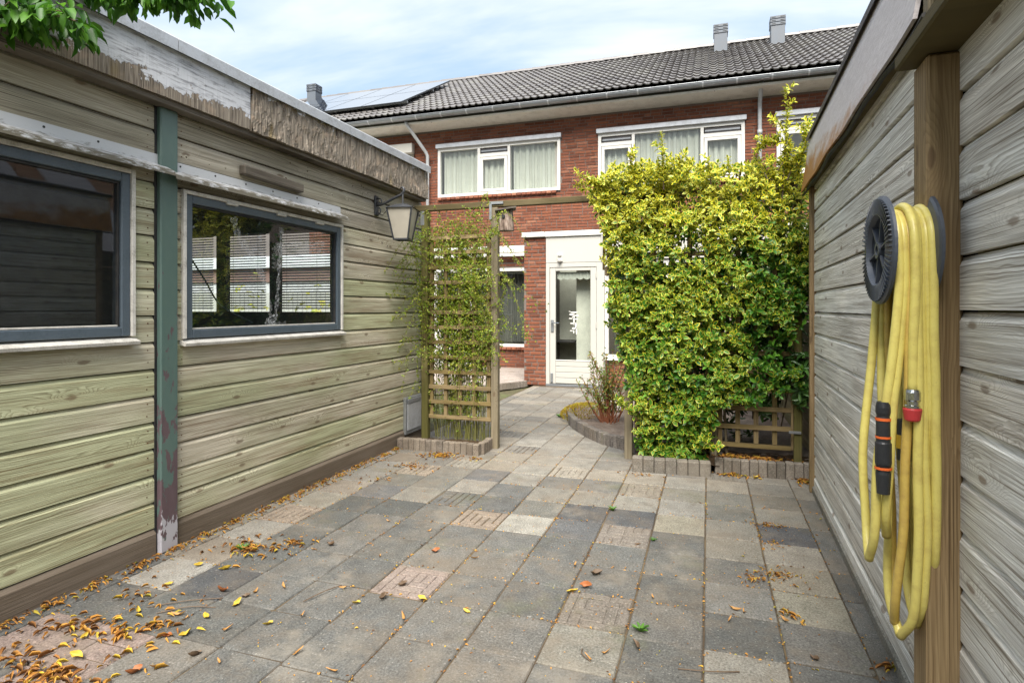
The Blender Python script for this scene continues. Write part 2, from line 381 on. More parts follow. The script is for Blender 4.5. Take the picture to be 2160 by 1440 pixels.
def leafmat(name, centre, edge=None, ramp2=None, transl=.3, rough=.45, yel=None, spec=.4):
    """attributes on the leaf points: edge 0..1, rnd 0..1, yel 0..1"""
    m, nt = mat(name)
    at = lambda n: nd(nt, 'ShaderNodeAttribute', attribute_name=n).outputs['Fac']
    r = at('rnd'); cen = ramp(nt, r, centre)
    c = cen
    if edge:
        ed = ramp(nt, r, edge)
        y = at('yel')
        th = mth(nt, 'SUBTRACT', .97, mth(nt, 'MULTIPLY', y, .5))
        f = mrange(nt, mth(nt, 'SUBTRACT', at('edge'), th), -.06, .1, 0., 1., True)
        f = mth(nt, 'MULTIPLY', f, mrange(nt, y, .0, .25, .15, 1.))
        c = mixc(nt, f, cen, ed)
    elif yel:
        c = mixc(nt, at('yel'), cen, ramp(nt, r, yel))
    b = pbsdf(nt, c, rough, spec=spec)
    tl = nd(nt, 'ShaderNodeBsdfTranslucent', {'Color': c}).outputs[0]
    out(nt, nd(nt, 'ShaderNodeMixShader', {0: transl, 1: b, 2: tl}).outputs[0]); return m
M['euonymus'] = leafmat('variegated_leaf', [(0., S('24521a')), (.5, S('3c701e')), (1., S('5d8c2a'))], [(0., S('c2bb30')), (.5, S('d4cc3c')), (1., S('d2d068'))])
M['jasmine'] = leafmat('small_yellow_green_leaf', [(0., S('5c7a20')), (.5, S('7c922c')), (1., S('a39e3a'))])
M['rhodo'] = leafmat('dark_glossy_leaf', [(0., S('2e4a22')), (.6, S('446a30')), (1., S('5d8440'))], transl=.12, rough=.3)
M['tree_leaf'] = leafmat('fresh_green_leaf', [(0., S('2c5416')), (.5, S('42701e')), (1., S('5f8f2c'))], transl=.4)
M['shrub_leaf'] = leafmat('shrub_leaf', [(0., S('5e7a36')), (.5, S('7c9648')), (1., S('b08a3a'))])
M['sedum'] = leafmat('yellow_sedum', [(0., S('8d8a2c')), (.5, S('b8a83a')), (1., S('a06c34'))])
M['yel_shrub'] = leafmat('yellow_green_leaf', [(0., S('8f9a3c')), (.5, S('b7b450')), (1., S('c7b34c'))])
M['litter'] = leafmat('dry_leaf', [(0., S('64452a')), (.25, S('96683a')), (.5, S('b7853f')), (.78, S('bf8f45')), (.93, S('c4a63a')), (1., S('8f8d42'))], transl=.15, rough=.7, spec=.2)
def flat(name, col, rough=.6, metal=0., spec=.4): return paint(name, col, rough, .1, dirtamt=.05, metal=metal, spec=spec, scale=20.)
M['dry_yellow'] = flat('yellow_dry_leaf', 'b89c36'); M['dry_tan'] = flat('tan_dry_leaf', 'a67c46'); M['dry_brown'] = flat('brown_dry_leaf', '5c4a38'); M['dry_orange'] = flat('orange_dry_leaf', '965a30')
M['stem_red'] = flat('red_brown_stem', '7d4a30', .8); M['stem_green'] = flat('green_brown_stem', '6b6a34', .8); M['bark'] = soilmat('bark', '5d5040', '3d342a', '6b6350', 30.)
M['weed'] = flat('weed_green', '6f9a3a')

def foliage(name, P, D, U, size, width, m, parent=None, rnd=None, yel=None, fold=.12, droop=.15, kind=None):
    """one leaf per row: base P, direction D, up U (numpy), length size; six-triangle leaves with a raised rim"""
    n = len(P); P, D, U = np.asarray(P, float), np.asarray(D, float), np.asarray(U, float)
    D = D / (np.linalg.norm(D, axis=1, keepdims=True) + 1e-9)
    Sd = np.cross(D, U); Sd /= (np.linalg.norm(Sd, axis=1, keepdims=True) + 1e-9); Nn = np.cross(Sd, D)
    tmpl = np.array([(0, .0, 0), (-.42, .28, 1), (-.42, .68, 1), (0, 1., 0), (.42, .68, 1), (.42, .28, 1), (0, .5, 0)])
    sz = np.asarray(size, float) * np.ones(n); wd = np.asarray(width, float) * np.ones(n)
    V = np.zeros((n, 7, 3))
    for k, (s, l, up) in enumerate(tmpl):
        zz = up * fold - droop * l * l
        V[:, k] = P + D * (l * sz)[:, None] + Sd * (s * 2 * wd * sz)[:, None] + Nn * (zz * sz)[:, None]
    tri = np.array([(6, 1, 0), (6, 2, 1), (6, 3, 2), (6, 4, 3), (6, 5, 4), (6, 0, 5)])
    F = (np.arange(n)[:, None, None] * 7 + tri[None]).reshape(-1)
    me = bpy.data.meshes.new(name); me.vertices.add(n * 7); me.vertices.foreach_set('co', V.reshape(-1))
    me.loops.add(len(F)); me.loops.foreach_set('vertex_index', F.astype(np.int32))
    me.polygons.add(n * 6); me.polygons.foreach_set('loop_start', np.arange(0, n * 18, 3, dtype=np.int32)); me.polygons.foreach_set('loop_total', np.full(n * 6, 3, np.int32))
    me.update(calc_edges=True)
    def attr(nm, arr): a = me.attributes.new(nm, 'FLOAT', 'POINT'); a.data.foreach_set('value', np.asarray(arr, np.float32).reshape(-1))
    attr('edge', np.tile([1, 1, 1, 1, 1, 1, 0.], n))
    attr('rnd', np.repeat(rng.random(n) if rnd is None else rnd, 7))
    attr('yel', np.repeat(np.zeros(n) if yel is None else yel, 7))
    me.materials.append(m)
    o = link(name, me, parent)
    if kind: o['kind'] = kind
    return o
def rvec(n):
    v = rng.normal(size=(n, 3)); return v / np.linalg.norm(v, axis=1, keepdims=True)

# ------------------------------------------------------------------ ground and paving
g = MB().add([(-600, -600, -.06), (600, -600, -.06), (600, 900, -.06), (-600, 900, -.06)], [(0, 1, 2, 3)]).build('ground', M['ground'], fix=False)
tag(g, kind='structure')
PX0, PX1, PY0, PY1, T = -2.87, .74, -1.2, 9.88, .303
patio = MB().box(PX0 - .03, PX1 + .1, PY0, PY1, -.055, -.0065).build('patio', M['joint']); tag(patio, kind='structure')
XL = [-.02 + T * k for k in range(-10, 4)]
tile_me = MB().box(-.1492, .1492, -.1492, .1492, -.05, 0, .004).mesh('paving_tile', M['tile'], fix=False)
def patt_mesh(seed):
    b = MB().box(-.1475, .1475, -.1475, .1475, -.05, -.006, .004); g_ = .004
    lay = [[(0, 0, 1, 6), (1, 0, 4, 1), (4, 0, 6, 1), (1, 1, 2, 4), (2, 1, 5, 2), (5, 1, 6, 5), (2, 2, 3, 4), (3, 2, 5, 3), (3, 3, 4, 5), (4, 3, 5, 5), (1, 4, 3, 5), (1, 5, 6, 6)],
           [(0, 0, 6, 1), (0, 1, 1, 4), (1, 1, 3, 2), (3, 1, 4, 3), (4, 1, 6, 2), (1, 2, 2, 5), (2, 2, 3, 4), (4, 2, 5, 4), (5, 2, 6, 6), (2, 4, 5, 5), (0, 4, 1, 6), (1, 5, 5, 6), (3, 3, 4, 4)],
           [(0, 0, 3, 1), (3, 0, 4, 3), (4, 0, 6, 1), (0, 1, 1, 3), (1, 1, 2, 3), (2, 1, 3, 3), (4, 1, 6, 2), (4, 2, 6, 3), (0, 3, 2, 4), (0, 4, 2, 5), (0, 5, 2, 6), (2, 3, 3, 6), (3, 3, 4, 6), (4, 3, 5, 6), (5, 3, 6, 6)]][seed % 3]
    u = .295 / 6
    for (a, c, d, e) in lay:
        b.box(-.1475 + a * u + g_, -.1475 + d * u - g_, -.1475 + c * u + g_, -.1475 + e * u - g_, -.012, 0., .003)
    return b.mesh('patterned_tile', M['tile'], fix=False)
def tile_variant(sd):
    r_ = random.Random(sd); H = .1492; ol = []
    for k in range(4):
        c0 = [(-H, -H), (H, -H), (H, H), (-H, H)][k]; c1 = [(-H, -H), (H, -H), (H, H), (-H, H)][(k + 1) % 4]; L_ = 2 * H; chip = .003 + (r_.random() ** 3) * .014
        for t in (chip / L_, .35 + r_.uniform(-.1, .1), .68 + r_.uniform(-.08, .08), 1 - (.003 + (r_.random() ** 3) * .014) / L_):
            j_ = r_.random() ** 2 * .003; x, y = c0[0] + (c1[0] - c0[0]) * t, c0[1] + (c1[1] - c0[1]) * t; n_ = math.hypot(x, y); ol.append((x * (1 - j_ / n_), y * (1 - j_ / n_)))
    n = len(ol); vs = [(x, y, -.05) for x, y in ol] + [(x, y, -.006) for x, y in ol] + [(x * .972, y * .972, r_.uniform(-.0008, .0004)) for x, y in ol]
    fs = [(a * n + i, a * n + (i + 1) % n, (a + 1) * n + (i + 1) % n, (a + 1) * n + i) for a in (0, 1) for i in range(n)] + [tuple(2 * n + i for i in range(n))]
    return MB().add(vs, fs).mesh('paving_tile', M['tile'], fix=False)
tile_vars = [tile_variant(i) for i in range(8)]
patt = [patt_mesh(i) for i in range(3)]
def pavers_mesh():
    b = MB()
    for i in range(3): b.box(-.1485 + i * .1, -.1485 + i * .1 + .096, -.1475, .048, -.05, random.uniform(-.003, .003), .005)
    b.box(-.1475, .05, .053, .1475, -.05, 0, .005); b.box(.055, .1475, .053, .1475, -.05, .002, .005)
    return b.mesh('brick_paver_group', M['tile'], fix=False)
paver_me = pavers_mesh()
def cell(px, py):
    x, y = gz(px, py); return (math.floor((x + .02) / T), math.floor((y - 2.44) / T))
DK, MD, LT, BG, PK, VD = '6e706f', '7f807d', 'a9a69d', 'aca390', 'a8968a', '565a60'
special = {}
for px, py, c, k in [(1110, 1108, 'b4b2a9', 0), (1450, 1110, 'b3ae9c', 0), (1340, 1062, 'aeaca3', 0), (1690, 1172, 'aaa498', 0), (1700, 1222, 'aaa392', 0), (1735, 1300, 'a7a392', 0),
                     (1590, 1410, 'a8a59b', 0), (1290, 1385, '96948a', 0), (1400, 1075, 'a3a19a', 0), (870, 1225, 'b09f98', 1), (1260, 1290, '8f867c', 2), (1310, 1137, '9f968d', 3), (1350, 1030, 'a49b8d', 2),
                     (1095, 1012, 'a3988c', 1), (880, 995, 'b3a594', 3), (1005, 1085, 'a89888', 2), (640, 1075, 'b0a08f', 1), (560, 1110, 'b5b1a8', 0), (1240, 1090, VD, 0), (1300, 1085, VD, 0), (1680, 1126, '5b5f67', 0), (440, 1203, VD, 0),
                     (800, 1050, '626564', 0), (860, 1060, '5e6160', 0), (760, 1085, '686b6a', 0), (1100, 1020, '9a978f', 0), (1000, 1025, 'aca79d', 0), (720, 1030, 'aea497', 0), (400, 1180, 'b4b2ac', 0), (1360, 1180, '777a79', 0),
                     (1180, 1105, '63666a', 0), (1230, 1135, '686b6f', 0), (1575, 1085, '85857f', 0), (1560, 1160, '999488', 0), (1540, 1240, '8a8a86', 0), (1440, 1160, '6b6e6e', 0)]:
    special[cell(px, py)] = (c, k)
for px, py in [(60, 1420), (150, 1330), (30, 1340), (230, 1330)]: special[cell(px, py)] = ('a5918a', 4)
tiles = []; far_tiles = MB()
for i in range(-10, 3):
    x0 = -.02 + T * i; x1 = min(x0 + T, .735); xa = max(x0, PX0)
    for j in range(-12, 25):
        y0 = 2.44 + T * j + .012 * math.sin(i * 1.7); y1 = y0 + T
        if y1 > PY1: continue
        cx, cy = (xa + x1) / 2, (y0 + y1) / 2
        depth = -cx * _s + cy * _c; lat = cx * _c + cy * _s
        hidden = depth < .9 or abs(lat / depth) > .98
        if cy > 5.3 and (cx < -2.75 - (cy - 5.3) * .35 or cx > -.35): continue     # path beyond the trellises
        c, k = special.get((i, j), (None, 0))
        if c is None:
            t = random.random()
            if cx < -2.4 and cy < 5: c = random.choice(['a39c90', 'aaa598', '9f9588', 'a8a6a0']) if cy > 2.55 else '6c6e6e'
            elif cy > 4.6: c = random.choice(['a6a298', '9a978f', 'adaaa1', '928f88', 'b0a99c', '8b8a86'])  # paler greys: sunlight on the path beyond is put into the tile colour
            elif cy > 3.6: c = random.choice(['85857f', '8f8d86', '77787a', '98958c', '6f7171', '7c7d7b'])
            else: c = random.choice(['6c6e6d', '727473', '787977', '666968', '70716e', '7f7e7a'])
            if t > .94 and cy > 3.2: k = random.choice([1, 2, 3])
        if hidden: far_tiles.box(xa + .002, x1 - .002, y0 + .002, y1 - .002, -.05, random.uniform(-.002, .002), .004); continue
        tiles.append((depth, cx, cy, x1 - xa, c, k))
tiles.sort(); print('tiles', len(tiles))
o = far_tiles.build('paving_tiles', speckle('paving_tile_rest', False, '5a5a57'), patio, fix=False); o['kind'] = 'stuff'
tile_narrow = {}
for n_, (dp, cx, cy, wd, c, k) in enumerate(tiles):
    me = random.choice(tile_vars) if k == 0 else (paver_me if k == 4 else patt[k - 1])
    o = link('paving_tile', me, patio, (cx, cy, random.uniform(-.0025, .0025)), (random.uniform(-.006, .006), random.uniform(-.006, .006), random.choice([0, 1, 2, 3]) * math.pi / 2 + random.uniform(-.006, .006)))
    if wd < .29:
        o.rotation_euler = (random.uniform(-.006, .006), 0, random.choice([0, math.pi])); o.scale = (wd / .303, 1, 1)
    j = random.uniform(.93, 1.07) * .52; cc = S(c); av = (.20, .193, .178); cc = [cc[q] * .78 + av[q] * .22 for q in range(3)]; o.color = (cc[0] * j * 1.02, cc[1] * j, cc[2] * j * .97, 1)

# ------------------------------------------------------------------ left timber shed
U0, U1 = .25, 5.55     # extent along Y
shed = empty('timber_shed', (-2.88, 0, 0), R(90), 'weathered greenish timber shed with two blue framed windows and peeling roof edge', 'shed')
# local frame of the shed: x runs along the wall (world +Y), outward = -y
PITCH, Z0 = .1445, .147
def board_prof(h, t=.021):
    return [(0, 0), (-t, 0), (-t, h - .03), (-t + .014, h - .006), (0, h - .005)]
def board_piece(parent, name, m, u0, u1, z0, h=PITCH, sgn=1, t=.021):
    pr = [(sgn * p, q) for p, q in board_prof(h, t)]
    L = u1 - u0
    return MB().prism(pr, -L / 2, L / 2, 'x').build(name, m, parent, ((u0 + u1) / 2, sgn * random.uniform(-.0015, .0015), z0), (0, random.uniform(-.0012, .0012), 0))
W1 = (.95, 2.29, 1.165, 2.06); W2 = (2.585, 4.13, 1.135, 2.02)     # trim outer rectangles
POST = (2.416, 2.541)
nb = 17
for k in range(-1, nb):
    z = Z0 + k * PITCH; h = PITCH
    m = M['board_left'] if k < 13 else M['board_grey']
    for a, b in ((U0, POST[0]), (POST[1], U1)):
        segs = [(a, b)]
        for (wa, wb, za, zb) in (W1, W2):
            if wa < b and wb > a and k >= 0:
                if z < za < z + h and za - z > .012: board_piece(shed, 'board', m, max(a, wa + .0105), min(b, wb - .0105), z, za - z + .02)
                if z < zb < z + h and z + h - zb > .012:
                    lo = zb - .004; pz = [(0, lo - z), (-.021, lo - z), (-.021, h - .024), (-.008, h - .003), (0, h - .003)] if h - .03 > lo - z else [(0, lo - z), (-.012, lo - z), (-.008, h - .003), (0, h - .003)]
                    La = max(a, wa + .0105); Lb = min(b, wb - .0105); MB().prism(pz, -(Lb - La) / 2, (Lb - La) / 2, 'x').build('board', m, shed, ((La + Lb) / 2, 0, z))
            if z + h > za + .002 and z < zb - .002:
                ns = []
                for s in segs:
                    if wb <= s[0] or wa >= s[1]: ns.append(s); continue
                    if wa > s[0] + .03: ns.append((s[0], wa + .01))
                    if wb < s[1] - .03: ns.append((wb - .01, s[1]))
                segs = ns
        for s in segs:
            if k == -1: 
                board_piece(shed, 'base_board', M['board_base'], s[0], s[1], -.005, Z0 + .005, 1, .03)
            else: board_piece(shed, 'board', m, s[0], s[1], z, h)
# inner shell so that the room behind the glass is closed
D = 3.3
def shell():
    b = MB()
    b.box(U0, U1, D, D + .05, 0, 2.5); b.box(U0, U0 + .05, .05, D, 0, 2.5)
    b.box(U0, W1[0] + .06, .002, .045, 0, 2.5); b.box(W1[1] - .06, W2[0] + .06, .002, .045, 0, 2.5); b.box(W2[1] - .06, U1, .002, .045, 0, 2.5)
    b.box(W1[0] + .06, W1[1] - .06, .002, .045, 0, W1[2] + .06); b.box(W1[0] + .06, W1[1] - .06, .002, .045, W1[3] - .06, 2.5)
    b.box(W2[0] + .06, W2[1] - .06, .002, .045, 0, W2[2] + .06); b.box(W2[0] + .06, W2[1] - .06, .002, .045, W2[3] - .06, 2.5)
    # end wall with the window band
    b.box(U1 - .06, U1 - .002, .046, D, 0, 1.3); b.box(U1 - .06, U1 - .002, .046, D, 2.2, 2.5); b.box(U1 - .06, U1 - .002, .046, 1.02, 1.3, 2.2)
    b.box(U1 - .06, U1 - .002, 1.75, 1.88, 1.3, 2.2); b.box(U1 - .06, U1 - .002, 2.5, 2.65, 1.3, 2.2)
    b.box(U1 - .061, U1 - .001, D - .05, D, 1.3, 2.2)
    return b
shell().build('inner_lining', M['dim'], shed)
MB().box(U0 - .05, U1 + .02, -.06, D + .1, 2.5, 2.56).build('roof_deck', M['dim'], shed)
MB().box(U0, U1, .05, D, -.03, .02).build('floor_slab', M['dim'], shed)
# fascia: painted board, and the rotten bare one beside it
def fascia_mat(name, bare):
    m, nt = mat(name); co = objco(nt); sp = nd(nt, 'ShaderNodeSeparateXYZ', {0: co})
    vg = noise(nt, mapping(nt, co, (60, 1, 3.5)), 1., 4., .6); vg2 = noise(nt, mapping(nt, co, (170, 1, 6)), 1., 3., .6)
    blo = noise(nt, mapping(nt, co, (6, 1, 9)), 1., 4., .6, .6)
    woodc = mixc(nt, vg, S('b5ab9c'), S('62564a')); woodc = mixc(nt, mrange(nt, vg2, .42, .66, 0., .85), woodc, S('3a2f26'))
    woodc = mixc(nt, mrange(nt, blo, .55, .72, 0., .45), woodc, S('b39b84'))
    woodc = mixc(nt, mrange(nt, noise(nt, mapping(nt, co, (9, 1, 3), (4, 0, 2)), 1., 5.), .6, .72, 0., .6), woodc, S('7d6a3c'))
    paintc = mixc(nt, mrange(nt, noise(nt, mapping(nt, co, (6, 1, 60)), 1., 4., .7), .48, .66, 0., .8), S('cdcfd4'), S('6d6d72'))
    spk = noise(nt, mapping(nt, co, (22, 1, 22)), 1., 3., .6); paintc = mixc(nt, mrange(nt, spk, .62, .72, 0., .65), paintc, S('5d5b5a'))
    n = noise(nt, mapping(nt, co, (7, 1, 9)), 1., 5., .62)
    edge = mth(nt, 'ADD', mth(nt, 'MULTIPLY', sp.outputs[2], 5.2), mth(nt, 'ADD', mth(nt, 'MULTIPLY_ADD', n, 1.7, -.85), mth(nt, 'MULTIPLY_ADD', noise(nt, mapping(nt, co, (45, 1, 30)), 1., 3., .6), .7, -.35)))
    f = mrange(nt, edge, (.72 if bare else -.3), (.8 if bare else -.26))
    c = mixc(nt, f, woodc, paintc)
    hb = mth(nt, 'ADD', mth(nt, 'MULTIPLY', f, .8), mth(nt, 'ADD', mth(nt, 'MULTIPLY', vg, .6), mth(nt, 'MULTIPLY', vg2, .5)))
    out(nt, pbsdf(nt, c, .75, bump(nt, hb, .9, .006), spec=.3)); return m
M['fascia'] = fascia_mat('peeling_white_fascia', False); M['fascia_bare'] = fascia_mat('rotten_bare_fascia', True)
def fascia(name, m, u0, u1, z0, z1, v, rot):
    nx, nz = int((u1 - u0) / .012), 22; vs = []; L = u1 - u0; H = z1 - z0
    for i in range(nx + 1):
        for k in range(nz + 1):
            x = -L / 2 + L * i / nx; z = -H / 2 + H * k / nz
            d = 0.
            if rot:
                p = Vector((x * 42, 0, z * 6)); d = mnoise.fractal(p, 1., 2., 4) * .007
                q = mnoise.noise(Vector((x * 9 + 3, 5, z * 9 + 1.4 * mnoise.noise(Vector((x * 30, 2, z * 5)))))); d += (.011 if q > .18 else (.006 if q > -.05 else (.003 if q > -.2 else 0))) 
                zz = z + (mnoise.noise(Vector((x * 18, 9, 0))) * .012 if k == 0 else 0)
            else:
                zz = z + (mnoise.noise(Vector((x * 15, 1, 0))) * .003 if k == 0 else 0)
                d = mnoise.noise(Vector((x * 40, 3, z * 5))) * .0015
            vs.append((x, -.02 - d, zz))
    fs = [(i * (nz + 1) + k, (i + 1) * (nz + 1) + k, (i + 1) * (nz + 1) + k + 1, i * (nz + 1) + k + 1) for i in range(nx) for k in range(nz)]
    b = MB().add(vs, fs)
    n0 = len(vs)
    # back, underside and ends
    b.add([(-L / 2, 0, -H / 2), (L / 2, 0, -H / 2), (L / 2, 0, H / 2), (-L / 2, 0, H / 2)], [(3, 2, 1, 0)])
    for i in range(nx):
        b.f.append((i * (nz + 1), (n0 + 0) if i < nx / 2 else n0 + 1, (i + 1) * (nz + 1)))
    b.add([(-L / 2, -.02, -H / 2), (-L / 2, -.02, H / 2), (-L / 2, 0, H / 2), (-L / 2, 0, -H / 2)], [(0, 1, 2, 3)])
    b.add([(L / 2, -.02, -H / 2), (L / 2, -.02, H / 2), (L / 2, 0, H / 2), (L / 2, 0, -H / 2)], [(3, 2, 1, 0)])
    return b.build(name, m, shed, ((u0 + u1) / 2, -v, (z0 + z1) / 2), fix=False)
fascia('fascia_board', M['fascia'], U0, 3.012, 2.472, 2.745, .1, False)
o = fascia('fascia_board', M['fascia_bare'], 3.022, 5.5, 2.468, 2.745, .1, True); o['label'] = 'rotten bare fascia board with flaking grey layers'
MB().box(U0, 5.5, -.1, -.02, 2.44, 2.475, .003).build('fascia_rail', M['beam_old'], shed)
for a, b in ((U0, 1.2), (1.204, 2.45), (2.454, 4.7), (4.704, 5.506)):
    MB().prism([(-.145, 2.735), (-.15, 2.735), (-.15, 2.80), (-.13, 2.815), (-.02, 2.8), (-.02, 2.795), (-.13, 2.806), (-.145, 2.795)], a, b, 'x').build('roof_edge_trim', M['alu'], shed)
MB().box(U0, 5.49, -.085, D + .1, 2.565, 2.79).build('roof_upstand', M['dim'], shed)
# posts
def flake_mat(name):
    m, nt = mat(name); co = objco(nt); sp = nd(nt, 'ShaderNodeSeparateXYZ', {0: co})
    n = noise(nt, mapping(nt, co, (16, 16, 6)), 1., 5., .62, .4); n2 = noise(nt, mapping(nt, co, (30, 30, 12)), 1., 4., .6)
    e = mth(nt, 'ADD', mth(nt, 'MULTIPLY_ADD', n, 2.2, -.62), mth(nt, 'MULTIPLY', mth(nt, 'ADD', sp.outputs[2], .35), -.36))
    f = mrange(nt, e, .565, .58)
    green = mixc(nt, n2, S('4b625d'), S('5c7069')); prp = mixc(nt, n2, S('4f4044'), S('66555a'))
    c = mixc(nt, f, green, prp)
    e2 = mth(nt, 'ADD', n2, mth(nt, 'MULTIPLY', mth(nt, 'ADD', sp.outputs[2], 1.02), -1.5)); c = mixc(nt, mrange(nt, e2, .58, .6), c, S('a9a7ad'))
    out(nt, pbsdf(nt, c, .42, bump(nt, mth(nt, 'SUBTRACT', mth(nt, 'MULTIPLY', n2, .3), f), .5, .003))); return m
M['flake'] = flake_mat('flaking_green_paint')
o = bx('post', M['flake'], shed, POST[0] + .013, POST[1], -.05, .0, 0, 2.44, .006); o['label'] = 'green painted post flaking to purple'
bx('post_shadow_strip', M['dark'], shed, POST[0] - .003, POST[0] + .0125, -.024, 0, 0, 2.44, .001)
o = bx('corner_post', M['flake'], shed, 5.552, 5.64, -.06, .03, 0.1, 2.42, .005)
# windows
def shed_window(Wr, name):
    a, b, z0, z1 = Wr
    win = empty(name, (0, 0, 0), parent=shed)
    t = .022
    bx('trim', M['trim'], win, a, a + t, -.042, .0, z0 + .03, z1, .002); bx('trim', M['trim'], win, b - t, b, -.042, .0, z0 + .03, z1, .002)
    bx('trim', M['trim'], win, a + t + .001, b - t - .001, -.042, .0, z1 - t, z1, .002)
    MB().prism([(0, z0), (-.062, z0 - .012), (-.066, z0 + .004), (0, z0 + .03)], a - .008, b + .008, 'x').build('sill', M['trim'], win)
    ia, ib, iz0, iz1 = a + t, b - t, z0 + .03, z1 - t
    fw = .05
    for (p, q, r, s2) in ((ia, ia + fw, iz0, iz1), (ib - fw, ib, iz0, iz1)): bx('frame', M['blue'], win, p + .001, q - .001, -.032, .02, r + .001, s2 - .001, .004)
    for (r, s2) in ((iz0, iz0 + fw), (iz1 - fw, iz1)): bx('frame', M['blue'], win, ia + fw, ib - fw, -.0315, .02, r + .001, s2 - .001, .004)
    bx('rebate', M['dark'], win, ia + fw, ib - fw, -.018, .018, iz1 - fw - .012, iz1 - fw - .001, .001); bx('rebate', M['dark'], win, ib - fw - .012, ib - fw - .001, -.018, .018, iz0 + fw, iz1 - fw - .013, .001)
    bx('pane', M['glass_shed'], win, ia + fw - .005, ib - fw + .005, -.006, -.002, iz0 + fw - .005, iz1 - fw + .005, 0)
    bx('putty', M['trim'], win, ia + fw, ib - fw - .013, -.022, -.008, iz0 + fw + .0005, iz0 + fw + .01, .002)
    return win, (ia + fw, ib - fw, iz0 + fw, iz1 - fw)
w1, _ = shed_window(W1, 'window'); w2, G2 = shed_window(W2, 'window')
for u in (2.9, 3.35, 3.78): bx('vent_clip', M['trim'], w2, u, u + .09, -.048, -.03, 1.985, 1.999, .002)
# crumpled tape over the cracked pane
m_, nt_ = mat('clear_tape'); out(nt_, nd(nt_, 'ShaderNodeMixShader', {0: mrange(nt_, noise(nt_, objco(nt_), 60., 4., .7), .45, .8, .04, .6), 1: nd(nt_, 'ShaderNodeBsdfTransparent').outputs[0], 2: pbsdf(nt_, (.75, .77, .78, 1), .25)}).outputs[0])
def tape(pts, wd):
    vs, fs = [], []; P = catmull([Vector((u, -.011, z)) for u, z in pts], 8)
    for i, p in enumerate(P):
        t = (P[min(i + 1, len(P) - 1)] - P[max(i - 1, 0)]).normalized(); s = Vector((t.z, 0, -t.x))
        for k in range(4):
            o_ = (k / 3 - .5) * wd * (1 + .3 * math.sin(i * 1.3)); q = p + s * o_; q.y -= random.uniform(0, .008); vs.append(tuple(q))
    for i in range(len(P) - 1):
        for k in range(3): fs.append((i * 4 + k, i * 4 + k + 1, i * 4 + k + 5, i * 4 + k + 4))
    return MB().add(vs, fs)
def wpt(px, py): # on the pane of window 2
    d = _ray(px, py); t = -2.88 / d[0]; return (d[1] * t, 1.34 + d[2] * t)
tape([wpt(*p) for p in ((488, 458), (500, 500), (530, 545), (556, 600), (566, 660), (572, 690))], .05).build('tape', m_, w2, fix=False)
tape([wpt(*p) for p in ((590, 480), (587, 540), (583, 600), (578, 660), (573, 692))], .035).build('tape', m_, w2, fix=False)
tape([wpt(*p) for p in ((556, 680), (575, 690), (600, 688))], .07).build('tape', m_, w2, fix=False)
MB().tube(catmull([Vector((u, .03, z)) for u, z in [wpt(*p) for p in ((405, 535), (440, 590), (475, 645), (540, 680))]], 8), .005, 6).build('cable', M['dark'], w2)
# drip flashings above the windows
m_, nt_ = mat('mossy_flashing'); co = objco(nt_); n1 = noise(nt_, mapping(nt_, co, (14, 40, 40)), 1., 6., .7)
sp_ = nd(nt_, 'ShaderNodeSeparateXYZ', {0: co})
f_ = mrange(nt_, mth(nt_, 'ADD', n1, mth(nt_, 'MULTIPLY', sp_.outputs[2], -4.)), .46, .62)
out(nt_, pbsdf(nt_, mixc(nt_, f_, S('c3c4c6'), S('5f594a')), .5, bump(nt_, n1, .4, .004), .2)); M['flash'] = m_
def flashing(u0, u1, zc):
    L = u1 - u0
    b = MB().prism([(-.022, .065), (-.026, .065), (-.028, .012), (-.105, -.025), (-.112, -.05), (-.108, -.05), (-.1, -.028), (-.024, .008)], -L / 2, L / 2, 'x')
    o = b.build('drip_flashing', M['flash'], shed, ((u0 + u1) / 2, 0, zc))
    for i in range(int(L / .25)):
        u = -L / 2 + .1 + i * .25
        if u < L / 2: MB().lathe([(0, -.0285), (.006, -.0285), (.006, -.025)], (u, 0, .045), (0, 1, 0), 8).build('screw', M['dark'], o)
flashing(U0, 2.47, 2.115); flashing(2.475, 4.11, 2.10)
o = MB().box(-.29, .29, -.05, 0, -.03, .03, .006).build('wood_block', M['beam_old'], shed, (3.31, -.021, 2.222), (0, R(1.5), 0))
# metal hatch near the corner
hatch = empty('hatch', (0, 0, 0), parent=shed)
bx('hatch_frame', M['steel'], hatch, 5.16, 5.5, -.05, -.02, .09, .455, .004); bx('flap', M['alu'], hatch, 5.19, 5.47, -.058, -.0505, .13, .39, .002); bx('hatch_rail', M['zinc'], hatch, 5.19, 5.47, -.062, -.0505, .395, .435, .003)
# rust stained nails, two per board beside the post
nb_ = MB()
for k in range(0, 16):
    for u in (POST[0] - .045, POST[1] + .045):
        for dz in (.035, .1): nb_.lathe([(0, -.0235), (.0035, -.0232), (.0035, -.018)], (u + random.uniform(-.004, .004), 0, Z0 + k * PITCH + dz), (0, 1, 0), 6)
o = nb_.build('board_nails', flat('rust', '5a3a24', .9), shed); o['kind'] = 'stuff'
kb = MB(); kd = MB()
for k in range(60):
    u = random.uniform(2.6, 5.4); z = Z0 + random.choice([12, 13, 14, 14, 14, 13, 15]) * PITCH + random.uniform(.03, .1); r_ = random.uniform(.004, .009)
    if W2[0] - .02 < u < W2[1] + .02 and z < 2.18: continue
    kb.lathe([(0, -.0218), (r_ * 1.9, -.0216), (r_ * 2., -.018)], (u, 0, z), (0, 1, 0), 8); kd.lathe([(0, -.0226), (r_ * .9, -.0224), (r_ * .9, -.018)], (u, 0, z), (0, 1, 0), 7)
kb.build('resin_spots', flat('pale_resin', 'b9b2a0', .8), shed)['kind'] = 'stuff'; kd.build('knot_plugs', flat('knot_dark', '57493a', .9), shed)['kind'] = 'stuff'
